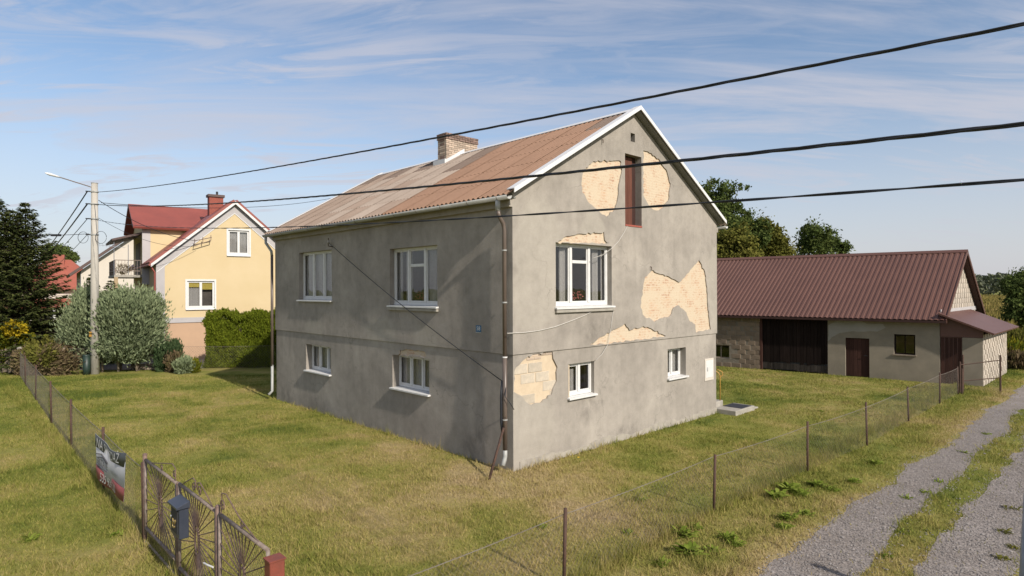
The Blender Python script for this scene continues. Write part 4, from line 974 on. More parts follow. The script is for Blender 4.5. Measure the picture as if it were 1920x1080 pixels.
for sg in (-1, 1):
    xe = YW/2+sg*YW/2; e = MB()
    e.hexa([(YW/2, -.025, YA-.62), (xe, -.025, YE-.62), (xe, .05, YE-.62), (YW/2, .05, YA-.62), (YW/2, -.025, YA), (xe, -.025, YE), (xe, .05, YE), (YW/2, .05, YA)])
    e.build('gable_trim', M['trimgrey'], yh)
    e = MB(); e.hexa([(YW/2, -.034, YA-.67), (xe, -.034, YE-.67), (xe, -.026, YE-.67), (YW/2, -.026, YA-.67), (YW/2, -.034, YA-.62), (xe, -.034, YE-.62), (xe, -.026, YE-.62), (YW/2, -.026, YA-.62)]); e.build('gable_trim_edge', M['white'], yh)
def ywin(q, n_=2, blinds=False, cur=False, border=True):
    x0, z0, x1, z1 = q; f = MB(); t = 0.1
    f.box(x0, x0+t, .06, .13, z0, z1); f.box(x1-t, x1, .06, .13, z0, z1); f.box(x0+t, x1-t, .06, .13, z1-t, z1); f.box(x0+t, x1-t, .06, .13, z0, z0+t)
    xm = (x0+x1)/2; f.box(xm-.07, xm+.07, .055, .12, z0+t, z1-t)
    if border:
        b_ = 0.1
        for bx in ((x0-b_, x0, z0-b_, z1+b_), (x1, x1+b_, z0-b_, z1+b_), (x0, x1, z1, z1+b_), (x0, x1, z0-b_, z0)): f.box(bx[0], bx[1], -.025, .02, bx[2], bx[3])
    w_ = f.build('window', M['white'], yh)
    for a_, b_ in ((x0+t, xm-.07), (xm+.07, x1-t)):
        MB().box(a_, b_, .09, .096, z0+t, z1-t).build('pane', M['glass'], w_)
        if blinds: MB().box(a_, b_, .12, .13, z1-t-(0.28 if a_ < xm-.1 else .42), z1-t).build('blind', M['blind'], w_)
        if cur or (blinds and a_ < xm-.1):
            cm = MB(); vs = []
            for i in range(25):
                for z in (z0, z1): vs.append((a_+(b_-a_)*i/24, .2+.02*math.sin(i*1.7), z))
            cm.add(vs, [(2*i, 2*i+1, 2*i+3, 2*i+2) for i in range(24)]); cm.build('curtain', M['curtain'], w_)
    MB().box(x0+.01, x1-.01, .34, .345, z0, z1).build('room_back', M['interior'], w_)
    MB().box(x0-.08, x1+.08, -.09, .06, z0-.14, z0-.1 if border else z0).build('sill', M['white' if border else 'redbrick'], w_)
ywin(wa, blinds=True); ywin(wb, cur=True)
yr = MB(); rk2 = (YA-YE)/(YW/2); o1 = 0.32; fo = 0.25
yr.slab([(-o1, -fo, YE-o1*rk2+.1), (YW/2, -fo, YA+.1), (YW/2, YD+fo, YA+.1), (-o1, YD+fo, YE-o1*rk2+.1)], -.14)
yr.slab([(YW+o1, -fo, YE-o1*rk2+.1), (YW/2, -fo, YA+.1), (YW/2, YD+fo, YA+.1), (YW+o1, YD+fo, YE-o1*rk2+.1)], .14)
yro = yr.build('roof', M['redroof'], yh)
for k in range(28):
    y = -fo+.2+k*0.44
    for sg in (-1, 1): MB().tube([(YW/2+sg*.05, y, YA+.24-.05*rk2), (YW/2+sg*(YW/2+o1-.02), y, YE-(o1-.02)*rk2+.24)], .018, 4).build('roof_seam', M['redroof'], yro)
for sg in (-1, 1):
    xe = YW/2+sg*(YW/2+o1); e = MB()
    e.hexa([(YW/2, -fo-.03, YA-.08), (xe, -fo-.03, YE-o1*rk2-.08), (xe, -fo-.002, YE-o1*rk2-.08), (YW/2, -fo-.002, YA-.08), (YW/2, -fo-.03, YA+.1), (xe, -fo-.03, YE-o1*rk2+.1), (xe, -fo-.002, YE-o1*rk2+.1), (YW/2, -fo-.002, YA+.1)]); e.build('verge_board', M['white'], yro)
MB().tube([(-o1-.05, -fo, YE-o1*rk2+.05), (-o1-.05, YD+fo, YE-o1*rk2+.05)], .07, 8).build('gutter', M['redroof'], yro)
MB().tube([(-o1, -.05, YE-o1*rk2), (-.1, -.08, YE-o1*rk2-.4), (-.1, -.08, 0)], .05, 8).build('downpipe', M['redroof'], yh)
# chimney
cpy = 2.6; cxx = YW/2-.6
yc = MB().box(cxx-.42, cxx+.42, cpy-.3, cpy+.3, YA-.8, YA+.62).build('chimney', M['redbrick'], yro)
MB().box(cxx-.5, cxx+.5, cpy-.38, cpy+.38, YA+.62, YA+.78).build('chimney_cap', M['brownroof'], yc)
MB().tube([(cxx+.1, cpy, YA+.78), (cxx+.1, cpy, YA+1.02)], .07, 8).build('flue', M['black'], yc)
# cross gable with balcony
DX, DY0, DY1 = -0.35, 3.4, 8.8; DE = 8.2; DYM = (DY0+DY1)/2; DA = YA+.02
dg = MB(); P = [(DY0, 4.6), (DY1, 4.6), (DY1, DE), (DYM, DA), (DY0, DE)]
dg.add([(DX, y, z) for y, z in P]+[(4.0, y, z) for y, z in P], [(0, 1, 2, 3, 4), (9, 8, 7, 6, 5)]+[(i, (i+1) % 5, (i+1) % 5+5, i+5) for i in range(5)])
dgo = dg.build('dormer', M['yellow'], yh)
MB().box(DX-.03, DX+.42, DY0-.03, DY0+.1, 4.6, DE-.05).build('corner_strip', M['trimgrey'], dgo)
rkd = (DA-DE)/(DYM-DY0); dr_ = MB(); oe = .4
dr_.slab([(DX-.55, DY0-oe, DE-oe*rkd+.1), (DX-.55, DYM, DA+.1), (4.3, DYM, DA+.1), (4.3, DY0-oe, DE-oe*rkd+.1)], .13)
dr_.slab([(DX-.55, DY1+oe, DE-oe*rkd+.1), (DX-.55, DYM, DA+.1), (4.3, DYM, DA+.1), (4.3, DY1+oe, DE-oe*rkd+.1)], -.13)
dr_.build('dormer_roof', M['redroof'], dgo)
bal = MB().box(DX-1.5, DX, DY0+.3, DY1-.3, 5.05, 5.2).build('balcony', M['concrete'], yh)
rl = MB()
for z in (5.45, 6.12): rl.tube([(DX-.05, DY0+.35, z), (DX-1.45, DY0+.35, z), (DX-1.45, DY1-.35, z)], .025, 5)
for i in range(9): rl.tube([(DX-.1-i*.165, DY0+.35, 5.2), (DX-.1-i*.165, DY0+.35, 6.12)], .014, 4)
for i in range(24): rl.tube([(DX-1.45, DY0+.35+i*.2, 5.2), (DX-1.45, DY0+.35+i*.2, 6.12)], .014, 4)
rl.build('railing', M['rustgrey'], bal)
MB().slab([(DX-1.6, DY0+.1, 7.3), (DX+.05, DY0+.1, 7.8), (DX+.05, DY1+.1, 7.8), (DX-1.6, DY1+.1, 7.3)], -.12).build('canopy', M['brownroof'], yh)
MB().box(DX-.06, DX+.01, DY0+1.2, DY0+3.4, 5.2, 7.3).build('balcony_door', M['interior'], dgo)
MB().box(DX-1.5, DX-1.3, DY0+.2, DY0+.4, 0, 5.05).build('balcony_post', M['tan_wall'], yh)
an_ = MB(); ax, ay = DX-1.5, DY0+.3
an_.tube([(ax, ay, 5.2), (ax, ay, 7.25)], .02, 5); an_.tube([(ax+.75, ay, 5.2), (ax+.75, ay, 7.1)], .02, 5)
an_.tube([(ax-.75, ay-.1, 7.0), (ax+.6, ay-.05, 6.9)], .016, 4)
for i in range(7): an_.tube([(ax-.75+i*.17, ay-.3, 7.02-.012*i-.1), (ax-.75+i*.17, ay+.15, 7.02-.012*i+.12)], .009, 4)
an_.build('aerial', M['galv'], bal)
# wall bracket for the service wires
bx_, bz2 = YF(378, 462)
wb_ = MB()
wb_.tube([(bx_-.5, -.35, bz2+.0), (bx_+.45, -.35, bz2+.35)], .025, 5); wb_.tube([(bx_-.45, -.35, bz2+.3), (bx_+.5, -.35, bz2+.55)], .025, 5)
for q in (-.45, 0, .45): wb_.tube([(bx_+q, .02, bz2+.2+q*.3), (bx_+q, -.38, bz2+.25+q*.3), (bx_+q, -.38, bz2+.55+q*.3)], .02, 5)
wb_.build('wire_bracket', M['rustdark'], yh)

# ------------------------------------------------------------------ houses farther back
wh = thing('white_house', 'cream rendered house with brown roof behind the yellow house', 'house', atdepth(152, 540, 56)*Vector((1, 1, 0)) if False else Vector((atdepth(152, 540, 56).x, 56, 0)), YRZ)
a_ = MB(); pent(a_, 0, 11, 0, 11, -.2, 6.1, 10.6); a_.build('wall', M['cream_wall'], wh)
MB().box(-.03, .0, -.02, 11.02, -.2, 6.05).build('side_wall', M['grey_wall'], wh)
a_ = MB(); k_ = 4.5/5.5
a_.slab([(-.8, -.7, 6.1-.8*k_+.1), (5.5, -.7, 10.7), (5.5, 11.7, 10.7), (-.8, 11.7, 6.1-.8*k_+.1)], -.22); a_.slab([(11.8, -.7, 6.1-.8*k_+.1), (5.5, -.7, 10.7), (5.5, 11.7, 10.7), (11.8, 11.7, 6.1-.8*k_+.1)], .22)
wr = a_.build('roof', M['brownroof'], wh)
MB().box(4.4, 5.2, 4.0, 4.8, 9.5, 11.6).build('chimney', M['brownroof'], wr)
for y in (2.0, 4.5, 7.5):
    for z in (1.2, 4.0):
        w_ = MB().box(-.07, -.032, y, y+1.1, z, z+1.3).build('window', M['white'], wh); MB().box(-.075, -.071, y+.1, y+1.0, z+.1, z+1.2).build('pane', M['black'], w_)
px = atdepth(112, 540, 80)
rh = thing('red_roofed_house', 'white house with orange-red hipped roof and chimney, far behind spruces', 'house', (px.x, 80, 0), R(30))
MB().box(-4.5, 4.5, -4, 4, -.2, 4.6).build('wall', M['cream_wall'], rh)
a_ = MB(); e = 5.3; a_.add([(-e, -4.8, 4.4), (e, -4.8, 4.4), (e, 4.8, 4.4), (-e, 4.8, 4.4), (-1.2, 0, 8.3), (1.2, 0, 8.3)], [(0, 1, 5, 4), (1, 2, 5), (2, 3, 4, 5), (3, 0, 4), (3, 2, 1, 0)]); rr = a_.build('roof', M['orangeroof'], rh)
MB().box(-.6, .6, -1.1, -.2, 6.9, 8.9).build('chimney', M['orangeroof'], rr)
MB().slab([(-5.2, -6.2, 2.3), (5.2, -6.2, 2.3), (5.2, -3.9, 3.3), (-5.2, -3.9, 3.3)], .15).build('porch_roof', M['orangeroof'], rh)
for x in (-3, -.5, 2):
    w_ = MB().box(x, x+1.1, -4.06, -4.0, .8, 2.1).build('window', M['white'], rh); MB().box(x+.1, x+1.0, -4.075, -4.061, .9, 2.0).build('pane', M['black'], w_)
for x in (-4.9, 0, 4.7): MB().box(x, x+.25, -6.1, -5.85, 0, 2.35).build('porch_post', M['white'], rh)

# ------------------------------------------------------------------ poles and cables
PB = G(178, 701); PH = atdepth(176, 344, PB.y).z
def pole(loc, label, lamp=True):
    t = thing('utility_pole', label, 'utility pole', loc)
    MB().tube([(0, 0, -.3), (0, 0, PH)], [.215, .145], 10).build('shaft', M['polecon'], t, smooth=True)
    MB().tube([(0, 0, PH), (0, 0, PH+.03)], [.16, .16], 10).build('cap', M['zinc'], t)
    for z in (PH-.42, PH-1.05, PH-1.8, PH-2.6):
        MB().tube([(0, 0, z-.03), (0, 0, z+.03)], [.19, .19], 10).build('band', M['zinc'], t)
        MB().tube([(-.14, -.1, z), (-.32, -.2, z)], .03, 6).build('clamp', M['black'], t)
    if lamp:
        e = atdepth(108, 331, PB.y-1.5)-PB; e2 = atdepth(84, 324, PB.y-2.0)-PB
        MB().tube([(-.1, -.05, PH-.2), e], .028, 6).build('lamp_arm', M['rustgrey'], t)
        d_ = (e2-e).normalized()
        MB().tube([e-d_*.15, e+d_*.05, e+d_*.35, e2-d_*.1, e2], [.03, .055, .07, .05, .015], 8).build('lamp_head', M['lampwhite'], t, smooth=True)
    return t
up_ = pole(PB, 'tall tapered concrete utility pole with a street lamp arm, beside back fence')
for dx_, rr in ((.42, .28), (-.48, .26)):
    pts = [(dx_+rr*math.cos(a), -.15, PH-2.75+rr*1.1*math.sin(a)) for a in np.linspace(0, 6.2, 20)]
    MB().tube(pts, .012, 4).build('cable_coil', M['cable'], up_)
MB().box(-.13, -.02, -.235, -.2, 1.9, 2.15).build('yellow_tag', M['yellowpaint'], up_)
dirw = Vector((0, 7.6, 0))-Vector((PB.x, PB.y, 0))
P2 = Vector((PB.x, PB.y, 0))+dirw*2.3
pole(P2, 'second concrete pole carrying the other end of the overhead cables', False)
def cable(px0, pts_px, rad, strands, label, twist=1.1, group='overhead cables along the street', z0=None, lat=0.0):
    """pts_px: [(px,py),(px,py)] on the vertical plane through pole and house front; quadratic in t"""
    nrm = Vector((dirw.y, -dirw.x, 0)).normalized(); P0 = Vector((PB.x, PB.y, 0))+nrm*lat
    T = [0.0]; Z = [z0]
    for q in pts_px:
        p = onplane(q[0], q[1], P0, nrm); T.append((p-P0).dot(dirw)/dirw.length_squared); Z.append(p.z)
    co = np.polyfit(T, Z, 2)
    te = 2.3; L = dirw.length; n_ = int(te*L/0.16)
    mb = MB()
    for s in range(strands):
        pts = []
        for i in range(n_+1):
            t = te*i/n_; a = 2*math.pi*(t*L/twist+s/strands); rr = rad*0.55 if strands > 1 else 0
            pts.append(P0+dirw*t+Vector((0, 0, float(np.polyval(co, t))))+nrm*rr*math.cos(a)+Vector((0, 0, rr*math.sin(a))))
        mb.tube(pts, rad*0.62 if strands > 1 else rad, 5)
    tag(mb.build('overhead_cable', M['cable'], smooth=True), label, 'cable', group)
cable(0, [(820, 258), (1920, 45)], 0.0135, 3, 'topmost thick twisted black cable, crossing the sky above the roof ridge', 1.6, z0=PH-.42, lat=-.16)
cable(0, [(950, 335), (1920, 232)], 0.0155, 3, 'thick twisted black cable sagging across the roof edge and attic hatch', 1.3, z0=PH-1.05, lat=.02)
cable(0, [(950, 405), (1920, 337)], 0.0105, 2, 'lowest thin twisted black cable crossing below the eaves', 1.6, z0=PH-1.8, lat=.17)
PT = lambda z: Vector((PB.x, PB.y, z))
def span(a, b, sag, r_, label): tag(wire('service_wire', bez(a, b, sag, 20), r_, 'cable'), label, 'wire', 'service wires from the pole')
far = [atdepth(60, 500, 62), atdepth(60, 508, 62), atdepth(60, 516, 62), atdepth(64, 530, 62)]
for f_, z, r_, lb in ((far[0], PH-.42, .03, 'highest wire running from the pole down behind the spruces'), (far[1], PH-1.05, .035, 'second wire from the pole down behind the spruces'), (far[2], PH-1.8, .018, 'third thinner wire from the pole down behind the spruces'), (far[3], PH-2.6, .014, 'lowest faint wire from the pole towards the red roof')):
    span(PT(z)+Vector((-.3, -.1, 0)), f_, 0.25, r_, lb)
span(PT(PH-2.55)+Vector((-.3, 0, 0)), atdepth(40, 440, 33.0), .05, .014, 'near level wire from the pole into the spruce crown')
sb = atdepth(100, 437, PB.y+.4); 
MB_ = MB().box(-.28, .28, -.06, .06, -.06, .06).build('splice_box', M['black']); MB_.location = atdepth(105, 441, PB.y+5.2); tag(MB_, 'small black splice box hanging on the wires left of the pole', 'splice box')
yb = YM @ Vector((bx_-.4, -.38, bz2+.3))
span(PT(PH-.85)+Vector((.2, 0, 0)), yb, .35, .016, 'dark wire from the pole to the bracket on the yellow house')
span(PT(PH-1.75)+Vector((.2, 0, 0)), YM @ Vector((bx_-.3, -.38, bz2+.0)), .5, .01, 'thin slack wire below it to the yellow house bracket')
span(PT(PH-.95)+Vector((.2, .2, 0)), atdepth(620, 372, 52), .5, .016, 'wire from the pole passing behind the grey house')

# ------------------------------------------------------------------ fences
def chainlink(mb, a, b, z0, z1, cell=0.075, r_=0.0016, slack=0):
    a = Vector(a); b = Vector(b); d = b-a; L = d.length; d = d/L; h = z1-z0; step = cell*1.414
    nrm = Vector((-d.y, d.x, 0))
    V = []; F = []
    for sg in (1, -1):
        k = int((L+h)/step)
        for i in range(k):
            s0 = i*step-(h if sg > 0 else 0); s1 = s0+h; za, zb = (z0, z1) if sg > 0 else (z1, z0)
            if s0 < 0: za += (zb-za)*(-s0)/h; s0 = 0
            if s1 > L: zb = za+(zb-za)*((L-s0)/(s1-s0)) if s1 > s0 else zb; s1 = L
            if s1-s0 < 0.02: continue
            mb.tube([a+d*s0+Vector((0, 0, za)), a+d*s1+Vector((0, 0, zb))], r_, 3, cap=False)
def fence(name, label, posts, h, post_r, pmat, mesh_h=None, group=None, thick=None, wires=1, wr=0.006, cell=.075, mr=.0016):
    t = thing(name, label, 'fence', posts[0]); o0 = Vector(posts[0])
    mesh_h = mesh_h or h-.08
    for i, p in enumerate(posts):
        p = Vector(p)-o0; rd_ = random.Random(i*7+len(posts)); lx, ly = rd_.uniform(-.03, .03), rd_.uniform(-.03, .03)
        MB().tube([p+Vector((0, 0, -.2)), p+Vector((lx, ly, h+rd_.uniform(-.04, .04)))], post_r, 8).build('post', M[pmat], t, smooth=True)
    ml = MB(); tw = MB()
    for p, q in zip(posts[:-1], posts[1:]):
        p = Vector(p)-o0; q = Vector(q)-o0
        chainlink(ml, p, q, 0.03, mesh_h, cell, mr)
    tag(ml.build('chain_link_mesh', M['wire'], t), kind='stuff')
    for p, q in zip(posts[:-1], posts[1:]):
        p = Vector(p)-o0; q = Vector(q)-o0
        MB().tube(bez(p+Vector((0, 0, mesh_h)), q+Vector((0, 0, mesh_h)), .03, 8), wr, 4).build('top_wire', M['wire'], t)
    return t
GD = -Av; GP = Vector((LFP.x, LFP.y, 0))           # gate direction (towards the camera), gate start
corner = GP+GD*5.76
rp = [RFP+Bv*s for s in (-8.0, -4.25, 0)]+[G(1514, 884), G(1626, 836), G(1704, 790), G(1762, 757)]
L0 = rp[-1]
rp = [Vector((p.x, p.y, 0)) for p in rp]+[Vector((G(1797, 739).x, G(1797, 739).y, 0))]
fence('track_fence', 'sagging chain-link fence with rusty tube posts along the gravel track', rp, 1.12, 0.026, 'rust', wr=0.0055)
t_ = thing('fence_gate', 'small rusty fence gate post pair beside the lean-to', 'gate', rp[-1])
for q, h in (((.25, .25), 1.25), ((.55, .5), 1.5), ((.15, .0), 1.0), ((1.9, .3), 1.5)): MB().tube([(q[0], q[1], -.1), (q[0], q[1], h)], .035, 7).build('post', M['rust'], t_)
MB().tube([(.25, .25, .45), (.55, .5, .45), (1.9, .3, .6)], .02, 5).build('rail', M['rust'], t_); MB().tube([(.25, .25, 1.15), (.55, .5, 1.1), (1.9, .3, 1.3)], .02, 5).build('rail', M['rust'], t_)
ml = MB(); chainlink(ml, (.55, .5, 0), (1.9, .3, 0), .05, 1.3, .075, .0022); tag(ml.build('chain_link_mesh', M['wire'], t_), kind='stuff')
lp = [GP-GD*.06]+[Vector((G(x, y).x, G(x, y).y, 0)) for x, y in ((195, 921), (134, 844), (97, 793), (67, 750), (48, 722))]+[Vector((G(36, 703).x, G(36, 703).y, 0))]
fence('lawn_fence', 'chain-link fence with rusty posts running from the iron gate to the back', lp, 1.33, 0.028, 'rust', mesh_h=1.22)
BCN = Vector((G(36, 701).x, G(36, 701).y, 0))
bp_ = [BCN, Vector((G(120, 700).x, G(120, 700).y, 0)), Vector((G(192, 698).x, G(192, 698).y, 0)), Vector((G(222, 697).x, G(222, 697).y, 0)), Vector((G(256, 696).x, G(256, 696).y, 0)), Vector((G(330, 695).x, G(330, 695).y, 0)), Vector((G(540, 692).x, G(540, 692).y, 0))]
fence('back_fence', 'chain-link fence with pale wooden posts behind the lawn', bp_, 1.3, 0.06, 'woodpale', mesh_h=1.27, mr=.0028, cell=.1)
cp = thing('corner_post', 'thick curved concrete fence post at the far left lawn corner', 'post', Vector((G(40, 702).x, G(40, 702).y, 0)))
MB().tube([(0, 0, -.2), (0, 0, .9), (-.05, .02, 1.15), (-.15, .05, 1.35)], .1, 8).build('shaft', M['concrete'], cp, smooth=True)
# picket fence far left
a_ = BCN+Vector((-.15, .1, 0)); b_ = G(-120, 696); b_ = Vector((b_.x, b_.y, 0)); d_ = (b_-a_); L = d_.length; d_ /= L
pf = thing('picket_fence', 'weathered wooden picket fence under the spruces', 'fence', a_, math.atan2(d_.y, d_.x))
pk = MB().add([(-.04, -.012, .05), (.04, -.012, .05), (.04, .012, .05), (-.04, .012, .05), (-.04, -.012, 1.18), (.04, -.012, 1.18), (.04, .012, 1.18), (-.04, .012, 1.18), (0, 0, 1.26)],
              [(3, 2, 1, 0), (0, 1, 5, 4), (1, 2, 6, 5), (2, 3, 7, 6), (3, 0, 4, 7), (4, 5, 8), (5, 6, 8), (6, 7, 8), (7, 4, 8)]).build('picket', M['woodpale'], pf)
rd = random.Random(1)
for i in range(int(L/.13)):
    o = pk if i == 0 else inst(pk, 'picket', pf); o.matrix_local = Matrix.Translation((i*.13+.05, 0, rd.uniform(-.03, .03))) @ Matrix.Rotation(rd.uniform(-.03, .03), 4, 'Y')
for z in (.4, .95): MB().box(0, L, .014, .05, z-.035, z+.035).build('rail', M['woodpale'], pf)
for i in range(int(L/2)+1): MB().box(i*2, i*2+.09, .05, .14, -.2, 1.15).build('post', M['woodpale'], pf)

# ------------------------------------------------------------------ iron gate, letterbox, banner
GRZ_ = math.atan2(GD.y, GD.x)
def gpx(px):      # pixel column -> metres along the gate line
    r_ = (px-960)/FPX; return (r_*GP.y-GP.x)/(GD.x-r_*GD.y)
def gate_leaf(x0, x1, z0, z1, label, scroll, lean=0.0, rods=30, hoop=True, rect=False):
    t = thing('iron_gate', label, 'gate', GP+GD*x0, GRZ_); w = x1-x0; xc = w*.5; zc = (z0+z1)/2+.02
    fr = MB(); fr.tube([(0, 0, z0-.1), (0, 0, z1)], .024, 8); fr.tube([(w, 0, z0-.1), (w, 0, z1)], .024, 8); fr.tube([(0, 0, z1), (w, 0, z1)], .024, 8); fr.tube([(0, 0, z0), (w, 0, z0)], .024, 8)
    fr.build('frame', M['rustgrey'], t, smooth=True)
    rx, rz = .09, .2
    for i in range(rods):
        a = 2*math.pi*(i+.5)/rods; c, s = math.cos(a), math.sin(a)
        k = min(((w/2-.02)/abs(c)) if abs(c) > 1e-6 else 1e9, ((z1-z0)/2-.02)/abs(s) if abs(s) > 1e-6 else 1e9)
        MB().tube([(xc+rx*c, 0, zc+rz*s), (xc+k*c, 0, (z0+z1)/2+k*s)], .0075, 5).build('ray_bar', M['rustdark'], t)
    for q in (1.0, .72):
        pts = [(xc+rx*q*math.cos(a), .01*(q-.8), zc+rz*q*math.sin(a)) for a in np.linspace(0, 2*math.pi, 21)]
        MB().tube(pts, .011, 5).build('oval_ring', M['rustdark'], t)
    def spiral(cx_, cz_, r0, turns, sgn, a0=0):
        return [(cx_+sgn*r0*(1-i/26)*math.cos(a0+turns*2*math.pi*i/26), 0, cz_+r0*(1-i/26)*math.sin(a0+turns*2*math.pi*i/26)) for i in range(25)]
    sc = lambda pts: MB().tube(pts, .008, 5).build('scroll', M['rustdark'], t)
    if scroll == 'rise_right':
        sc([(w*.15, 0, z1), (w*.3, 0, z1+.05), (w*.6, 0, z1+.15), (w*.88, 0, z1+.24), (w*.97, 0, z1+.2), (w*.97, 0, z1+.02)]); sc(spiral(w*.93, z1+.1, .07, 1.5, 1)); sc(spiral(w*.55, z1+.06, .06, 1.3, -1))
    elif scroll == 'fall_right':
        sc([(w*.95, 0, z1), (w*.75, 0, z1+.03), (w*.45, 0, z1+.13), (w*.15, 0, z1+.3), (w*.05, 0, z1+.28), (w*.03, 0, z1+.02)]); sc(spiral(w*.07, z1+.13, .08, 1.5, -1)); sc(spiral(w*.5, z1+.06, .06, 1.3, 1))
    else:
        sc([(w*.05, 0, z1), (w*.2, 0, z1+.1), (w*.4, 0, z1+.22), (w*.47, 0, z1+.2), (w*.48, 0, z1+.12)]); sc([(w*.95, 0, z1), (w*.8, 0, z1+.1), (w*.6, 0, z1+.22), (w*.53, 0, z1+.2), (w*.52, 0, z1+.12)])
        sc(spiral(w*.42, z1+.1, .075, 1.6, 1)); sc(spiral(w*.58, z1+.1, .075, 1.6, -1))
    return t
x_a, x_b, x_c, x_d, x_e = 0.0, gpx(331), gpx(334), gpx(406), gpx(410)
x_f = gpx(503)
gA = gate_leaf(0.05, x_b-.02, .28, 1.4, 'left leaf of rusty iron sunburst gate, beside the banner', 'rise_right')
gB = gate_leaf(x_c+.04, x_d-.03, .22, 1.42, 'iron sunburst wicket gate with white handle and twin scrolls on top', 'twin', rods=36)
gC = gate_leaf(x_e+.02, x_f-.03, .25, 1.42, 'right leaf of rusty iron sunburst gate backed with wire mesh', 'fall_right')
for gt_, w in ((gA, x_b-.07), (gC, x_f-x_e-.05)):
    ml = MB(); chainlink(ml, (0, .02, 0), (w, .02, 0), .05, 1.38, .06, .0016); tag(ml.build('wire_mesh', M['wire'], gt_), kind='stuff')
    MB().tube([(0, 0, .05), (w, 0, .05)], .018, 6).build('bottom_rail', M['rustgrey'], gt_)
MB().tube([(x_d-x_c-.1, -.03, .72), (x_d-x_c-.22, -.06, .72), (x_d-x_c-.36, -.06, .70)], .012, 6).build('handle', M['white'], gB)
gp_n = 'iron gate posts'
for s, lb, h, rr in ((0.0, 'brown tube gate post where the chain-link fence meets the iron gate', 1.48, .034), (x_c-.01, 'brown tube post carrying the letterbox', 1.42, .03), (x_d+.02, 'brown tube post between wicket and right gate leaf', 1.5, .03)):
    p = thing('gate_post', lb, 'post', GP+GD*s, GRZ_); MB().tube([(0, 0, -.2), (0, 0, h)], rr, 8).build('tube', M['rustdark'], p, smooth=True); MB().tube([(0, 0, h), (0, 0, h+.02)], [rr+.008, rr*.4], 8).build('cap', M['rustdark'], p)
p = thing('gate_pillar', 'square red-brown steel pillar at the end of the gate', 'post', GP+GD*(x_f+.05), GRZ_)
MB().box(-.03, .12, -.06, .1, -.2, 1.36).build('tube', M['redpost'], p, bevel=.008); MB().box(-.04, .13, -.07, .11, 1.36, 1.375).build('cap', M['redpost'], p)
# letterbox on the second post, facing outwards
lbx = thing('letterbox', 'dark blue-grey metal letterbox with brass horn emblem on gate post', 'letterbox', GP+GD*(x_c+.24), GRZ_)
lm = MB(); lm.hexa([(-.02, -.16, .82), (.36, -.16, .82), (.36, -.035, .82), (-.02, -.035, .82), (-.02, -.16, 1.24), (.36, -.16, 1.24), (.36, -.035, 1.24), (-.02, -.035, 1.24)]); lm.build('body', M['boxdark'], lbx, bevel=.008)
MB().hexa([(-.045, -.2, 1.232), (.385, -.2, 1.232), (.385, -.03, 1.235), (-.045, -.03, 1.235), (-.045, -.2, 1.262), (.385, -.2, 1.262), (.385, -.03, 1.325), (-.045, -.03, 1.325)]).build('lid', M['boxdark'], lbx, bevel=.004)
dr2 = MB().box(.03, .31, -.17, -.161, .88, 1.2).build('door', M['black'], lbx)
MB().tube([(.065, -.17, 1.08), (.065, -.19, 1.08)], .014, 8).build('lock', M['zinc'], dr2)
em = MB(); em.tube([(.17+.045*math.cos(a), -.174, .985+.04*math.sin(a)) for a in np.linspace(.6, 5.9, 16)], .011, 5); em.tube([(.21, -.174, 1.0), (.235, -.174, 1.03), (.25, -.174, 1.06)], [.008, .012, .02], 6); em.tube([(.14, -.174, 1.02), (.12, -.174, 1.06)], .007, 5)
em.build('horn_emblem', M['gold'], dr2)
# banner
s0, s1 = -3.72, -1.28
bn = thing('sale_banner', 'sagging black, white and red sale banner tied to the chain-link fence', 'banner', GP+GD*s0, GRZ_)
bw_ = s1-s0; OFF = -.035
def bpt(u, v, e=0.0):     # u along 0..1, v 0 bottom..1 top
    zt = 1.22-.12*4*u*(1-u)*.8+.04*u; zb = .32+.03*u-.03*math.sin(u*5)
    return Vector((u*bw_, OFF-.025*math.sin(u*9+v*2)-e, zb+(zt-zb)*v))
def strip(name, v0, v1, mt, e=0.0, wav=0.0):
    k = 28; vs = []
    for lay in (0, .003):
        for i in range(k+1):
            u = i/k
            for v in (v0, v1): 
                vv = v+(wav*math.sin(u*11) if 0 < v < 1 else 0); vs.append(bpt(u, vv, e)+Vector((0, lay, 0)))
    b2 = 2*(k+1); fs = []
    for i in range(k):
        a = 2*i; fs += [(a, a+2, a+3, a+1), (b2+a, b2+a+1, b2+a+3, b2+a+2), (a, b2+a, b2+a+2, a+2), (a+1, a+3, b2+a+3, b2+a+1)]
    return MB().add(vs, fs).build(name, M[mt], bn, smooth=True)
strip('white_field', .0, 1.0, 'bannerwhite'); bd = strip('dark_field', .72, 1.0, 'bannerdark', .004, .02); brd = strip('red_field', 0.0, .3, 'bannerred', .004, .02)
def btext(name, txt, u, v, size, mt, par, sx=1.0):
    cu = bpy.data.curves.new(name, 'FONT'); cu.body = txt; cu.size = size; cu.align_x = 'CENTER'; cu.align_y = 'CENTER'
    t = bpy.data.objects.new(name, cu); C.objects.link(t); me = bpy.data.meshes.new_from_object(t.evaluated_get(bpy.context.evaluated_depsgraph_get())); bpy.data.objects.remove(t)
    for vv in me.vertices:
        uu = u+vv.co.x*sx/bw_; q = bpt(min(max(uu, 0), 1), v+vv.co.y/.9, .02); vv.co = q
    me.materials.clear(); me.materials.append(M[mt]); o = bpy.data.objects.new(name, me); C.objects.link(o); o.parent = bn; return o
btext('heading', 'NA SPRZEDAŻ', .47, .86, .26, 'white', bn, 1.15); btext('phone_number', '535 924 200', .5, .15, .25, 'white', bn, 1.1)
btext('logo_text', 'BESTATE', .25, .47, .2, 'print', bn, 1.0); btext('small_print', 'NIERUCHOMOŚCI', .7, .47, .075, 'print', bn, 1.0)
lg = MB()
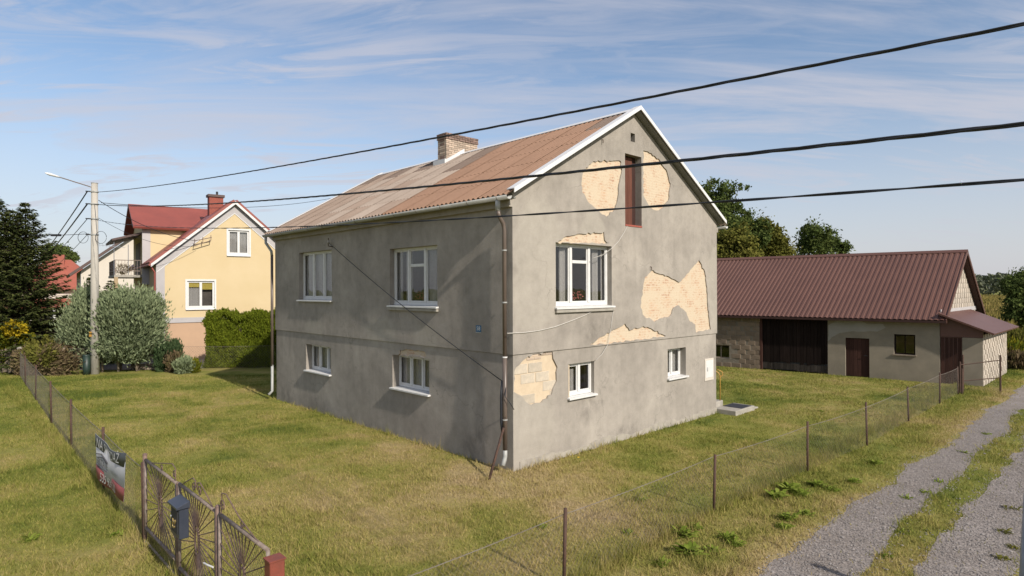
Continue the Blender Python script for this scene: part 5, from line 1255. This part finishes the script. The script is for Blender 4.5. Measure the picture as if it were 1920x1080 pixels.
for pts in (((.06, .58), (.22, .68), (.42, .58)), ((.12, .54), (.25, .62), (.38, .55)), ((.08, .36), (.4, .36))): lg.tube([bpt(u, v, .016) for u, v in pts], .012, 4)
lg.build('roof_logo', M['print'], bn)

# ------------------------------------------------------------------ foliage
def cards(c, u, v): # (n,3) centres with half axes -> quads (pointed diamonds)
    n_ = len(c); V = np.empty((n_, 4, 3)); V[:, 0] = c-u; V[:, 1] = c+v*.55-u*.1; V[:, 2] = c+u; V[:, 3] = c-v*.55-u*.1
    return V.reshape(-1, 3), np.arange(n_*4).reshape(n_, 4)
def unit(a): return a/np.maximum(np.linalg.norm(a, axis=1, keepdims=True), 1e-9)
def crown(rg, blobs, n_, size, clump=.35, kcl=40, out=.6, upb=.2, shell=.55):
    """blobs: (centre, radii, weight); returns centres and axes"""
    cs = []; dirs = []
    tot = sum(b[2] for b in blobs)
    for c, r_, w in blobs:
        c = np.array(c, float); r_ = np.array(r_ if np.ndim(r_) else [r_]*3, float)
        k = max(6, int(kcl*w/tot*len(blobs)))
        d = unit(rg.normal(size=(k, 3))); rad = rg.uniform(shell, 1.0, (k, 1))
        cc = d*rad
        m_ = int(n_*w/tot); idx = rg.integers(0, k, m_)
        p = cc[idx]+rg.normal(size=(m_, 3))*clump*rg.uniform(.5, 1.2, (k, 1))[idx]
        cs.append(c+p*r_); dirs.append(unit(p))
    c = np.concatenate(cs); d = np.concatenate(dirs); n_ = len(c)
    nrm = unit(d*out+rg.normal(size=(n_, 3))*.7+np.array([0, 0, upb]))
    u = unit(np.cross(nrm, rg.normal(size=(n_, 3)))); v = np.cross(nrm, u)
    s = size*rg.uniform(.6, 1.35, (n_, 1)); return c, u*s, v*s
def tree(name, label, base, trunk_pts, radii, blobs, n_, size, lmat, seed, cat='tree', group=None, **kw):
    rg = np.random.default_rng(seed); t = thing(name, label, cat, base, group=group)
    tm = MB(); tm.tube(trunk_pts, radii, 8)
    top = Vector(trunk_pts[-1]); n_t = len(trunk_pts)
    for c, r_, w in blobs:
        c = Vector(c); s = Vector(trunk_pts[max(1, n_t//2)]); s = s+(top-s)*rg.uniform(0, .8)
        if (c-s).length > .2: tm.tube([s, s.lerp(c, .5)+Vector((0, 0, -.1*(c-s).length)), c], [radii[-1]*1.1+.01, radii[-1]*.7+.006, .012], 5)
    tm.build('trunk', M['bark'], t, smooth=True)
    c, u, v = crown(rg, blobs, n_, size, **kw)
    c[:, 2] = np.maximum(c[:, 2], 0.03)
    V, F = cards(c, u, v); npmesh('crown', V, F, lmat, t); return t
def spruce(label, base, h, rb, seed, lmat, n_wh=None, z0=.15):
    rg = np.random.default_rng(seed); t = thing('spruce_tree', label, 'tree', base, group='spruces by the back fence')
    tm = MB(); tm.tube([(0, 0, -.2), (0, 0, h*.6), (0, 0, h)], [.17, .08, .012], 7)
    c = []; u = []; v = []
    n_wh = n_wh or int(h*6.5)
    for w in range(n_wh):
        f = (w+rg.uniform(0, .6))/n_wh; z = z0+(h-z0)*f
        L0_ = rb*1.08*(1-f)**.8*(1 if f > .07 else .75)+.06; nb_ = rg.integers(7, 11)
        a0 = rg.uniform(0, 6.28)
        for k in range(nb_):
            a = a0+6.283*k/nb_+rg.normal()*.18; L = L0_*rg.uniform(.72, 1.14)
            dr_ = np.array([math.cos(a), math.sin(a), 0]); droop = .32*(1-f)+rg.normal()*.05; lift = .38*f
            ns = max(6, int(L*34)); s = np.sqrt(rg.uniform(.02, 1, ns))
            p = dr_[None]*(s*L)[:, None]; p[:, 2] = z+L*(lift*s-droop*s**1.0+.16*s**2.2)
            if L > .5: tm.tube([(0, 0, z), p[np.argmax(s)].tolist()], [.016, .004], 3, cap=False)
            side = np.array([-dr_[1], dr_[0], 0]); wd_ = (.34*L*(1-s)+.10)*rg.uniform(-1, 1, ns)
            q = p+side[None]*wd_[:, None]; q[:, 2] -= np.abs(wd_)*.28+rg.uniform(0, .07, ns)
            uu = dr_[None]*rg.uniform(.5, 1, (ns, 1))+side[None]*np.sign(wd_)[:, None]*rg.uniform(.2, .9, (ns, 1))+np.array([0, 0, -.2])+rg.normal(size=(ns, 3))*.15
            uu = unit(uu)*rg.uniform(.07, .13, (ns, 1)); nn = unit(np.array([0, 0, 1])+rg.normal(size=(ns, 3))*.45)
            c.append(q); u.append(uu); v.append(np.cross(nn, uu)*.75)
    tm.build('trunk', M['bark'], t)
    V, F = cards(np.concatenate(c), np.concatenate(u), np.concatenate(v)); npmesh('crown', V, F, lmat, t); return t
M['needle'] = leafmat('spruce_needles', [(0.028, 0.04, 0.014), (0.056, 0.07, 0.024), (0.11, 0.12, 0.038)], 1.2, .12)
M['juniper'] = leafmat('blue_green_needles', [(0.12, 0.155, 0.082), (0.19, 0.23, 0.125), (0.27, 0.31, 0.175)], 1.0, .15)
M['thuja'] = leafmat('thuja_scales', [(0.065, 0.09, 0.010), (0.115, 0.145, 0.014), (0.18, 0.205, 0.022)], 1.6, .2)
M['thujadark'] = leafmat('dark_thuja', [(0.03, 0.052, 0.024), (0.05, 0.08, 0.034), (0.08, 0.11, 0.05)], 1.6, .15)
M['drytwig'] = leafmat('dry_twigs', [(0.09, 0.065, 0.035), (0.17, 0.125, 0.075), (0.12, 0.12, 0.04)], 1.2, .2)
M['leafdark'] = leafmat('dark_leaves', [(0.045, 0.068, 0.022), (0.085, 0.115, 0.033), (0.15, 0.178, 0.055)], .5, .35)
M['leafolive'] = leafmat('olive_leaves', [(0.075, 0.085, 0.02), (0.145, 0.145, 0.032), (0.23, 0.21, 0.055)], .6, .35)
M['leafyellow'] = leafmat('yellow_green_leaves', [(0.06, 0.09, 0.014), (0.13, 0.15, 0.02), (0.3, 0.25, 0.02)], .9, .3)
M['yellowleaf'] = leafmat('yellow_leaves', [(0.2, 0.17, 0.015), (0.4, 0.3, 0.02), (0.5, 0.36, 0.03)], 1.5, .3)
M['weed'] = leafmat('weed_leaves', [(0.10, 0.14, 0.022), (0.165, 0.215, 0.032), (0.24, 0.28, 0.06)], 2.5, .3)
M['hazed_farleaf'] = leafmat('hazed_far_woods', [(0.085, 0.10, 0.065), (0.115, 0.13, 0.085), (0.15, 0.16, 0.105)], .05, .1)  # distance haze mixed into the leaf colours: paler, greyer greens
def AT(px, Y): p = atdepth(px, 540, Y); return Vector((p.x, Y, 0))
def ztop(py, Y): return CAMH+(541-py)/FPX*Y
spruce('tall dark spruce with its right side open towards the pole', AT(48, 33.5), ztop(374, 33.5), 3.0, 1, M['needle'])
spruce('dark spruce standing farthest from the utility pole', AT(-8, 33), ztop(360, 33), 3.0, 2, M['needle'])
spruce('slimmer dark spruce squeezed between two taller ones', AT(24, 35), ztop(386, 35), 2.6, 3, M['needle'])
spruce('low dark spruce half hidden behind the grey-green round pine', AT(172, 37), ztop(508, 37), 1.3, 4, M['needle'])
spruce('small dark conifer in front of the yellow house balcony', AT(208, 36), ztop(520, 36), 1.4, 9, M['needle'])
# round grey-green conifer: brushy upright shoots
def brush(name, label, base, blobs, n_, size, lmat, seed, cat='shrub', upw=.9, group=None, stems=(), sq=.28):
    rg = np.random.default_rng(seed); t = thing(name, label, cat, base, group=group)
    c, u, v = crown(rg, blobs, n_, size, clump=.2, kcl=70, shell=.72)
    cen = np.array([b[0] for b in blobs]).mean(0); d = unit(c-cen)
    uu = unit(d*.8+np.array([0, 0, upw])+rg.normal(size=c.shape)*.35)*np.linalg.norm(u, axis=1, keepdims=True)
    vv = unit(np.cross(uu, rg.normal(size=c.shape)))*np.linalg.norm(u, axis=1, keepdims=True)*sq*2
    c[:, 2] = np.maximum(c[:, 2], .05)
    V, F = cards(c, uu, vv); npmesh('crown', V, F, lmat, t)
    tm = MB()
    for a, b, r_ in (stems or [((0, 0, -.1), tuple(blobs[0][0]), .04)]): tm.tube([a, b], [r_, r_*.5], 6)
    tm.build('stems', M['bark'], t); return t
jb = AT(243, 32.3)
brush('round_pine', 'large round grey-green pine shrub between pole and yellow house', jb, [((0, 0, 2.75), (1.6, 1.4, 1.45), 1), ((-.6, -.2, 3.2), (.8, .8, 1.0), .5), ((.7, -.2, 2.9), (.9, .8, 1.25), .5), ((.1, -.3, 1.55), (1.5, 1.1, .95), .8)], 56000, .105, M['juniper'], 11, upw=1.0,
      stems=[((-.5, 0, -.1), (-.4, 0, 2.4), .09), ((.4, .1, -.1), (.5, 0, 2.4), .09), ((0, .3, -.1), (0, 0, 2.8), .1)])
brush('round_pine', 'narrower grey-green pine shrub behind the utility pole, seen left of it', AT(155, 33), [((0, 0, 2.4), (.9, .9, 1.65), 1)], 22000, .10, M['juniper'], 12, upw=1.1, stems=[((0, 0, -.1), (0, 0, 2.5), .08)])
# clipped hedge
h0 = G(384, 691); HX = 9.5
hd = thing('thuja_hedge', 'tall bright green clipped thuja hedge, half in the shadow of the grey house', 'hedge', (h0.x, h0.y+.1, 0), R(2))
rg = np.random.default_rng(21); n_ = 110000
fc = rg.uniform(0, 1, n_); x = rg.uniform(0, HX, n_); y = rg.uniform(0, 1.4, n_); z = rg.uniform(.05, 2.95, n_)
fr_ = fc < .55; tp = (fc >= .55) & (fc < .8); ed_ = fc >= .8
lump = (vnoise(x*1.6, z*1.4, 4)-.5)*.34+(vnoise(x*4.5, z*4, 8)-.5)*.2
y = np.where(fr_, lump+rg.normal(size=n_)*.05+.12, y)
zt_ = 2.85+(vnoise(x*1.9, y*1.9, 2)-.5)*.45+(vnoise(x*6, y*6, 5)-.5)*.3
z = np.where(tp, zt_+rg.normal(size=n_)*.06, np.minimum(z, zt_)); x = np.where(ed_, np.where(rg.uniform(size=n_) < .7, rg.normal(size=n_)*.08+(vnoise(z*2, y*2, 6)-.5)*.35+.1, x), x)
c = np.stack([x, y, z], 1); uu = unit(np.stack([rg.normal(size=n_)*.4, rg.normal(size=n_)*.4-.25, np.ones(n_)], 1))*rg.uniform(.04, .085, (n_, 1))
vv = unit(np.cross(uu, rg.normal(size=(n_, 3))))*rg.uniform(.03, .06, (n_, 1)); V, F = cards(c, uu, vv); npmesh('foliage', V, F, M['thuja'], hd)
MB().box(.25, HX-.1, .3, 1.2, 0, 2.6).build('inner_growth', M['bark'], hd)
brush('young_thuja', 'small dark green pointed thuja by the yellow house corner', AT(303, 32.0), [((0, 0, .75), (.32, .32, .85), 1)], 3000, .09, M['thujadark'], 31, upw=1.6)
brush('young_thuja', 'small thuja with dry brown lower half, next to the hedge', AT(327, 31.8), [((0, 0, 1.05), (.36, .36, .55), 1)], 2200, .09, M['thujadark'], 32, upw=1.6)
brush('dry_shrub', 'dry brown twiggy bush under the small thuja', AT(327, 31.7), [((0, 0, .55), (.42, .36, .6), 1)], 2400, .09, M['drytwig'], 33, upw=1.2)
brush('dwarf_conifer', 'low blue-green dwarf conifer by the paved yard', AT(345, 31.2), [((0, 0, .4), (.42, .38, .42), 1)], 2400, .09, M['juniper'], 34, upw=1.0)
brush('yellow_shrub', 'low yellowish shrub beside the dwarf conifer', AT(362, 31.4), [((0, 0, .35), (.35, .3, .35), 1)], 1600, .07, M['leafyellow'], 35)
brush('garden_shrub', 'lush green shrub in front of the spruces by the picket fence', AT(10, 32.3), [((0, 0, 1.2), (1.25, .9, 1.15), 1), ((.5, 0, 1.7), (.6, .6, .8), .5)], 8000, .11, M['leafyellow'], 36, upw=.3, sq=.42)
brush('yellow_shrub', 'bright yellow flowering shrub top in front of the spruces', AT(28, 31.9), [((0, 0, 2.25), (.5, .4, .38), 1)], 1500, .08, M['yellowleaf'], 37, upw=.3, sq=.45)
brush('autumn_shrub', 'brownish autumn shrub between the spruces and the round pine', AT(100, 32.5), [((0, 0, .7), (1.0, .7, .75), 1), ((.8, 0, 1.1), (.6, .5, .65), .6)], 6000, .1, M['drytwig'], 38, upw=.3, sq=.4)
brush('olive_shrub', 'olive green shrub under the spruce edge', AT(80, 32.2), [((0, 0, .8), (.8, .6, .85), 1)], 4000, .1, M['leafolive'], 39, upw=.3, sq=.4)
brush('vine_hedge', 'tangled dry vines over the back fence beside the corner post', AT(95, 30.7), [((0, 0, .6), (1.2, .3, .7), 1), ((-1.1, 0, .6), (.8, .3, .75), .7)], 6500, .1, M['drytwig'], 40, upw=.2, sq=.3)
brush('vine_hedge', 'green climber hanging on the back fence between dry vines', AT(62, 30.6), [((0, 0, .9), (.45, .25, .6), 1), ((.9, 0, .8), (.35, .25, .55), .8)], 2600, .09, M['leafolive'], 41, upw=.2, sq=.42)
brush('climber', 'dry climber covering the lean end of the balcony', YM @ Vector((DX-1.1, DY0+.4, 5.2)), [((0, .2, .35), (.45, .35, .35), 1)], 700, .05, M['drytwig'], 42)
# neighbour's paved yard
py_ = G(140, 695); pq = MB(); pts = [G(150, 694), G(372, 692.5), G(470, 672), G(395, 660), G(330, 664), G(150, 668)]
pq.add([(p.x, p.y, .008) for p in pts], [tuple(range(6))]); M['paving'] = simple('grey_paving', (0.2, 0.19, 0.185), (0.15, 0.145, 0.14), 3, .9, .3, 40); tag(pq.build('paved_yard', M['paving']), kind='structure')
bn_ = thing('waste_bin', 'dark green barrel standing behind the utility pole', 'barrel', AT(162, 30.9)); M['bingreen'] = simple('green_plastic', (0.012, 0.028, 0.022), (0.018, 0.036, 0.028), 4, .5)
MB().tube([(0, 0, 0), (0, 0, .3), (0, 0, .95)], [.15, .17, .165], 12).build('barrel', M['bingreen'], bn_, smooth=True); MB().tube([(0, 0, .95), (0, 0, 1.0)], [.18, .15], 12).build('lid', M['bingreen'], bn_)
lg_ = thing('log_pile', 'loose pile of cut branches and logs by the yellow house corner', 'log pile', AT(282, 32.9)); rd = random.Random(5)
for i in range(14): 
    a = rd.uniform(-.5, .5); x, y, z = rd.uniform(-.7, .5), rd.uniform(-.3, .3), .07+.1*(i//6)
    MB().tube([(x-.45*math.cos(a), y-.45*math.sin(a), z), (x+.45*math.cos(a), y+.45*math.sin(a), z)], rd.uniform(.04, .07), 6).build('log', M['woodpale'], lg_)
# trees behind the barn
def zc(py, Y): return ztop(py, Y)
Y = 56; b = AT(1362, Y)
def blob(px, py, r_, w, Y, b, ry=None): p = atdepth(px, py, Y); return ((p.x-b.x, rr_.uniform(-1, 1), p.z), (r_, r_, ry or r_*.85), w)
rr_ = random.Random(3)
tree('alder_tree', 'tall dark green tree rising behind the grey house and barn', b, [(0, 0, -.3), (.1, 0, 5), (.2, .1, 9), (.1, 0, 12.5)], [.28, .2, .12, .04],
     [blob(1335, 362, 1.3, 1, Y, b), blob(1362, 375, 1.5, 1.2, Y, b), blob(1345, 400, 1.9, 1.6, Y, b), blob(1385, 405, 1.3, 1.1, Y, b), blob(1400, 425, 1.3, 1, Y, b), blob(1362, 440, 1.9, 1.6, Y, b), blob(1380, 352, .7, .09, Y, b), blob(1320, 395, 1.6, 1.2, Y, b), blob(1425, 428, .9, .6, Y, b), blob(1412, 450, 1.1, .8, Y, b)], 13500, .14, M['leafdark'], 51, clump=.24, kcl=22, shell=.5)
Y = 50; b = AT(1375, Y)
tree('willow_tree', 'yellowish olive tree just behind the left part of the barn roof', b, [(0, 0, -.3), (0, 0, 2.5), (.1, 0, 5.5)], [.2, .14, .06],
     [blob(1362, 460, 1.5, 1.3, Y, b), blob(1385, 450, 1.2, 1, Y, b), blob(1350, 480, 1.6, 1.2, Y, b), blob(1395, 478, 1.3, 1, Y, b)], 12000, .14, M['leafolive'], 52, clump=.24, kcl=30)
Y = 60; b = AT(1423, Y)
tree('birch_tree', 'thin pale birch between the alder and the olive trees', b, [(0, 0, -.3), (0, 0, 4), (.05, 0, 9)], [.13, .09, .03],
     [blob(1420, 455, 1.0, 1, Y, b, 1.6), blob(1428, 430, .7, .6, Y, b, 1.3), blob(1415, 480, 1.2, 1, Y, b)], 6000, .14, M['leafolive'], 53, clump=.28, kcl=26)
Y = 58; b = AT(1457, Y)
tree('olive_tree', 'conical yellow-green tree behind the middle of the barn ridge', b, [(0, 0, -.3), (0, 0, 4), (.05, 0, 8.5)], [.16, .1, .03],
     [blob(1457, 470, 1.5, 1.3, Y, b), blob(1455, 450, 1.0, .9, Y, b, 1.3), blob(1470, 478, 1.1, .8, Y, b), blob(1448, 432, .35, .15, Y, b, .8)], 9000, .15, M['leafolive'], 54, clump=.24, kcl=30)
Y = 62; b = AT(1535, Y)
tree('maple_tree', 'round dark green tree standing alone behind the barn ridge', b, [(0, 0, -.3), (0, 0, 4), (0, 0, 8)], [.2, .15, .05],
     [blob(1522, 450, 1.4, 1.2, Y, b, 1.6), blob(1520, 432, .8, .6, Y, b), blob(1553, 452, 1.2, 1, Y, b, 1.2), blob(1508, 460, .9, .6, Y, b), blob(1570, 468, .9, .6, Y, b), blob(1540, 475, 2.2, 1.2, Y, b)], 10500, .14, M['leafdark'], 55, clump=.23, kcl=22, shell=.5)
Y = 100; b = AT(112, Y)
tree('round_tree', 'round green tree far behind the red-roofed house', b, [(0, 0, -.3), (0, 0, 4), (0, 0, 8)], [.3, .2, .1], [blob(108, 478, 1.7, 1.2, Y, b), blob(122, 483, 1.3, 1, Y, b), blob(92, 480, 1.5, 1, Y, b)], 7000, .22, M['leafdark'], 56, clump=.25)
Y = 44; b = AT(1934, Y)
tree('field_tree', 'dense dark green bushy tree at the edge of the corn field', b, [(0, 0, -.3), (0, 0, 1.5), (0, 0, 4)], [.2, .15, .06],
     [blob(1924, 545, 1.1, 1.2, Y, b, 1.2), blob(1950, 535, 1.4, 1.2, Y, b, 1.2), blob(1912, 585, .95, 1.1, Y, b, 1.1), blob(1942, 585, 1.5, 1.1, Y, b, 1.3)], 13000, .11, M['leafdark'], 57, clump=.2, kcl=36)
# weeds and goldenrod beside the lean-to, corn field, distant woods
for i, (px_, py_, h, mt, lb) in enumerate(((1893, 668, 1.2, 'leafyellow', 'yellow-green goldenrod weeds beside the lean-to wall'), (1912, 650, 1.4, 'leafolive', 'tall olive weeds at the field edge behind the lean-to'), (1935, 668, 1.0, 'leafyellow', 'yellow-tipped weeds on the verge at the track bend'), (1900, 672, .8, 'drytwig', 'dry brown weeds against the lean-to fence'))):
    p = G(px_, py_+18); brush('tall_weeds', lb, Vector((p.x, p.y, 0)), [((0, 0, h*.5), (.9, .9, h*.6), 1)], 3500, .13, M[mt], 60+i, cat='weeds', upw=1.6)
rg = np.random.default_rng(70); n_ = 26000
Yc = 36+(rg.uniform(0, 1, n_)**1.7)*190; row_w = .75
Xc = Yc*rg.uniform(.55, 1.05, n_)+rg.normal(size=n_)
sr_ = Xc*RN.x+Yc*RN.y; tr_ = Xc*Bv.x+Yc*Bv.y; sr_ = np.round(sr_/row_w)*row_w+rg.normal(size=n_)*.06
Xc = sr_*RN.x+tr_*Bv.x; Yc = sr_*RN.y+tr_*Bv.y
off = (Xc-RFP.x)*RN.x+(Yc-RFP.y)*RN.y
ok = ((off < -.8) & (Yc > 37) & (Xc > 26)); ok &= ~((Xc-BC.x)*D2.x+(Yc-BC.y)*D2.y < 9.5)
Xc, Yc = Xc[ok], Yc[ok]; n_ = len(Xc); hh_ = rg.uniform(1.3, 1.9, n_)
V = []; F = []; cs = []; us = []; vs = []
for k in range(7):
    a = rg.uniform(0, 6.28, n_); f = (k+.5)/7; zc_ = hh_*(.15+.8*f)
    d = np.stack([np.cos(a), np.sin(a), rg.uniform(.3, .9, n_)], 1); d = unit(d)
    if k >= 5: d = unit(np.stack([rg.normal(size=n_)*.2, rg.normal(size=n_)*.2, np.ones(n_)], 1))
    L = np.where(k >= 5, .22, .34)*rg.uniform(.7, 1.2, n_)
    cs.append(np.stack([Xc, Yc, zc_], 1)+d*L[:, None]*.8); us.append(d*L[:, None]); vs.append(unit(np.cross(d, rg.normal(size=(n_, 3))))*.09)
V, F = cards(np.concatenate(cs), np.concatenate(us), np.concatenate(vs))
M['corn'] = leafmat('ripening_corn', [(0.13, 0.125, 0.03), (0.23, 0.19, 0.06), (0.32, 0.235, 0.095)], .06, .25, .45)
tag(npmesh('corn_field', V, F, M['corn']), 'ripening corn field beyond the barn', 'crop', kind='stuff')
rg = np.random.default_rng(71); n_ = 60000; an = rg.uniform(-1.1, 1.1, n_); rad = rg.uniform(380, 470, n_)
hg = 5.5+5*vnoise(an*22, an*0, 3)+4*vnoise(an*70, an*0, 5)+2*vnoise(an*260, rad*.05, 9)
c = np.stack([rad*np.sin(an), rad*np.cos(an), hg*rg.uniform(.0, 1, n_)**.6], 1); uu = unit(rg.normal(size=(n_, 3)))*rg.uniform(.8, 1.7, (n_, 1)); vv = unit(np.cross(uu, rg.normal(size=(n_, 3))))*1.3
V, F = cards(c, uu, vv); tag(npmesh('distant_woods', V, F, M['hazed_farleaf']), 'distant belt of woods along the horizon', 'woods', kind='stuff')

# ------------------------------------------------------------------ grass
rg = np.random.default_rng(80)
def inside_local(X, Y_, o, rz, x0, x1, y0, y1):
    c_, s_ = math.cos(rz), math.sin(rz); dx_, dy_ = X-o.x, Y_-o.y; lx = dx_*c_+dy_*s_; ly = -dx_*s_+dy_*c_
    return (lx > x0) & (lx < x1) & (ly > y0) & (ly < y1)
def dens(Y_): return np.minimum(1.0, (11.0/Y_)**1.35)
N0 = 1500000
Yg = 4.5+39*rg.uniform(0, 1, N0)**1.0; wgt = Yg*dens(Yg); keep = rg.uniform(0, 1, N0) < wgt/12.0
Yg = Yg[keep]; Xg = rg.uniform(-1, 1, len(Yg))*(Yg*.97+2.5)
ok = ~inside_local(Xg, Yg, HC, HRZ, -.02, HW+.02, -.02, HL+.02) & ~inside_local(Xg, Yg, HC, HRZ, HW, HW+2.2, -.5, 1.6)
bu = (Xg-BC.x)*BNn.x+(Yg-BC.y)*BNn.y; ok &= ~((bu < 0.03) & ((Xg-BC.x)*D1.x+(Yg-BC.y)*D1.y > -1.5) & (Xg > 5))
ok &= ~((Yg > 30.6) & (Xg < -8) & (Xg > -26))
Xg, Yg = Xg[ok], Yg[ok]
P = np.stack([Xg, Yg], 1); off, al = fence_coords(P); et = track_edges(al)
ed0, ed1, ed2, ed3 = et
ontrack = ((off > ed0) & (off < ed1)) | ((off > ed2) & (off < ed3))
dE = np.minimum(np.minimum(np.abs(off-ed0), np.abs(off-ed1)), np.minimum(np.abs(off-ed2), np.abs(off-ed3))); prob = np.where(ontrack, .012+.5*np.exp(-(dE/.06)), np.clip(.25+dE/.3, 0, 1)); strip_ = (off >= ed1) & (off <= ed2); gap = vnoise(al*.55, al*0, 17)
prob = np.where(strip_, np.clip((gap-.15)*3.5, .4, 1), prob)
# trodden bare spots
bare = vnoise(Xg*.9, Yg*.9, 12)*.6+vnoise(Xg*2.7, Yg*2.7, 14)*.4
prob = prob*np.where(bare < .3, .45, 1)
kk = rg.uniform(0, 1, len(Xg)) < prob; Xg, Yg, off, al, strip_ = Xg[kk], Yg[kk], off[kk], al[kk], strip_[kk]; n_ = len(Xg)
hgt = rg.gamma(5, .0058, n_)+.01
hgt *= .6+.9*vnoise(Xg*1.3, Yg*1.3, 21); hgt *= np.where(vnoise(Xg*3.1, Yg*3.1, 31) > .72, 1.7, 1.0)
near_f = np.abs(off) < .22; lf = (Xg-GP.x)*Bv.x+(Yg-GP.y)*Bv.y; near_l = np.abs(lf) < .2
hgt = np.where(near_f | near_l, hgt*rg.uniform(1.2, 3.0, n_), hgt); hgt = np.where((off > .2) & (off < ed0[kk] if False else (off > .2) & (off < 1.8)), hgt*1.35, hgt); hgt = np.where(strip_, hgt*1.3, hgt)
lwx = (Xg-HC.x)*Bv.x+(Yg-HC.y)*Bv.y; lwy = (Xg-HC.x)*Av.x+(Yg-HC.y)*Av.y
nw = (lwx > -.14) & (lwx < HW+.14) & (lwy > -.14) & (lwy < HL+.14)
hgt = np.where(nw, hgt*rg.uniform(1.1, 3.2, n_), hgt)
wd_ = (.004+.0032*np.maximum(Yg/14, .6))*rg.uniform(.7, 1.4, n_)
a = rg.uniform(0, 6.283, n_); la = rg.uniform(0, 6.283, n_); ll = hgt*rg.uniform(.15, 1.1, n_)
b0 = np.stack([Xg-np.cos(a)*wd_, Yg-np.sin(a)*wd_, np.zeros(n_)], 1); b1_ = np.stack([Xg+np.cos(a)*wd_, Yg+np.sin(a)*wd_, np.zeros(n_)], 1)
tp_ = np.stack([Xg+np.cos(la)*ll, Yg+np.sin(la)*ll, hgt], 1)
ne = 26000; k1 = rg.uniform(0, 1, ne) < .62; se = rg.uniform(-8, 22, ne); sl2 = rg.uniform(0, 27, ne); ja = rg.normal(size=ne)*.1
ex_ = np.where(k1, RFP.x+Bv.x*se+RN.x*ja, GP.x+Av.x*sl2+Bv.x*ja); ey_ = np.where(k1, RFP.y+Bv.y*se+RN.y*ja, GP.y+Av.y*sl2+Bv.y*ja)
cl = vnoise(se*.9, sl2*.9, 41); he = rg.uniform(.04, .2, ne)*(.35+1.2*cl); ae = rg.uniform(0, 6.283, ne); we = rg.uniform(.003, .006, ne); le = he*rg.uniform(.1, .8, ne)
b0 = np.concatenate([b0, np.stack([ex_-np.cos(ae)*we, ey_-np.sin(ae)*we, ex_*0], 1)]); b1_ = np.concatenate([b1_, np.stack([ex_+np.cos(ae)*we, ey_+np.sin(ae)*we, ex_*0], 1)])
tp_ = np.concatenate([tp_, np.stack([ex_+np.cos(ae+1.3)*le, ey_+np.sin(ae+1.3)*le, he], 1)]); n_ += ne
V = np.stack([b0, b1_, tp_], 1).reshape(-1, 3); F = np.arange(n_*3).reshape(n_, 3)
tag(npmesh('grass', V, F, M['blade']), 'short dry mown grass of the lawn and verges', 'grass', kind='stuff')
print('grass blades', n_)

# broad-leaved weeds
def weed(base, r_, seed, label, group, n_l=26, flower=False, mt='weed'):
    rd_ = random.Random(seed); t = MB(); r_ *= .7; nar = .45 if seed % 3 == 1 else 1.0; n_l = int(n_l*(1.7 if nar < 1 else 1.2))
    for i in range(n_l):
        a = rd_.uniform(0, 6.28); L = r_*rd_.uniform(.6, 1.15); d = Vector((math.cos(a), math.sin(a), 0)); s = Vector((-d.y, d.x, 0)); w = L*rd_.uniform(.09, .17)*nar; e = rd_.uniform(.5, 1.5)
        p0 = Vector((rd_.gauss(0, .05), rd_.gauss(0, .05), .0)); pts = []
        for f, ww in ((0, .15), (.35, .9), (.7, 1.0), (1.0, .1)):
            c = p0+d*L*f*(.85 if e > .7 else 1)+Vector((0, 0, L*e*(f-.62*f*f))); pts += [c-s*w*ww, c+s*w*ww+Vector((0, 0, .01))]
        t.add(pts, [(0, 1, 3, 2), (2, 3, 5, 4), (4, 5, 7, 6)])
    o = t.build('weed_plant', M[mt]); o.location = base; tag(o, label, 'weed', group)
    if flower:
        f_ = MB()
        for k in range(9):
            a = k*.7; f_.add([(0, 0, .1), (.035*math.cos(a), .035*math.sin(a), .115), (.035*math.cos(a+.6), .035*math.sin(a+.6), .115)], [(0, 1, 2)])
        f_.build('blossom', M['dandelion'], o)
WD = [(1280, 1005, .3), (1300, 992, .22), (1290, 1040, .34), (1362, 1010, .22), (1375, 1022, .24), (1455, 935, .34), (1480, 922, .4), (1500, 930, .26), (1530, 912, .26), (1475, 975, .26), (1468, 990, .2), (1510, 965, .15), (1335, 1035, .16), (1240, 1060, .2), (1600, 905, .2), (1640, 870, .22), (1560, 920, .18)]
for i, (x, y, r_) in enumerate(WD): weed(G(x, y), r_, i, 'broad-leaved bright green weed on the verge between fence and track', 'weeds on the track verge', 46)
WL = [(1200, 940, .2), (1195, 810, .16), (1010, 990, .15), (55, 1015, .22), (215, 1005, .18), (1175, 1000, .14), (330, 1078, .16), (1540, 772, .15)]
for i, (x, y, r_) in enumerate(WL): weed(G(x, y), r_, 40+i, 'low green rosette weed in the lawn', 'weeds in the lawn', 20)
weed(G(1085, 866), .08, 90, 'single yellow dandelion at the foot of the gable wall', None, 8, True)
for i, (x, y) in enumerate(((1700, 935), (1735, 925), (1760, 905), (1690, 1000), (1660, 1045), (1810, 850), (1850, 815))): weed(G(x, y), .14, 70+i, 'small green weed in the grass strip between wheel tracks', 'weeds between the wheel tracks', 18)
for i, (x, y) in enumerate(((1895, 955), (1885, 1000), (1905, 1030), (1880, 1050))): weed(G(x, y), .14, 80+i, 'small olive weed on the far side of the track', 'weeds beyond the track', 22, mt='leafolive')

# leaning galvanised post across the track
b = G(1914, 1200); gp2 = thing('steel_post', 'grey galvanised steel post leaning on the far side of the track', 'post', b)
MB().tube([(0, 0, -.2), (.12, 0, 1.72)], .06, 12).build('tube', M['galv'], gp2, smooth=True); MB().tube([(.12, 0, 1.72), (.122, 0, 1.75)], [.065, .045], 12).build('cap', M['galv'], gp2)
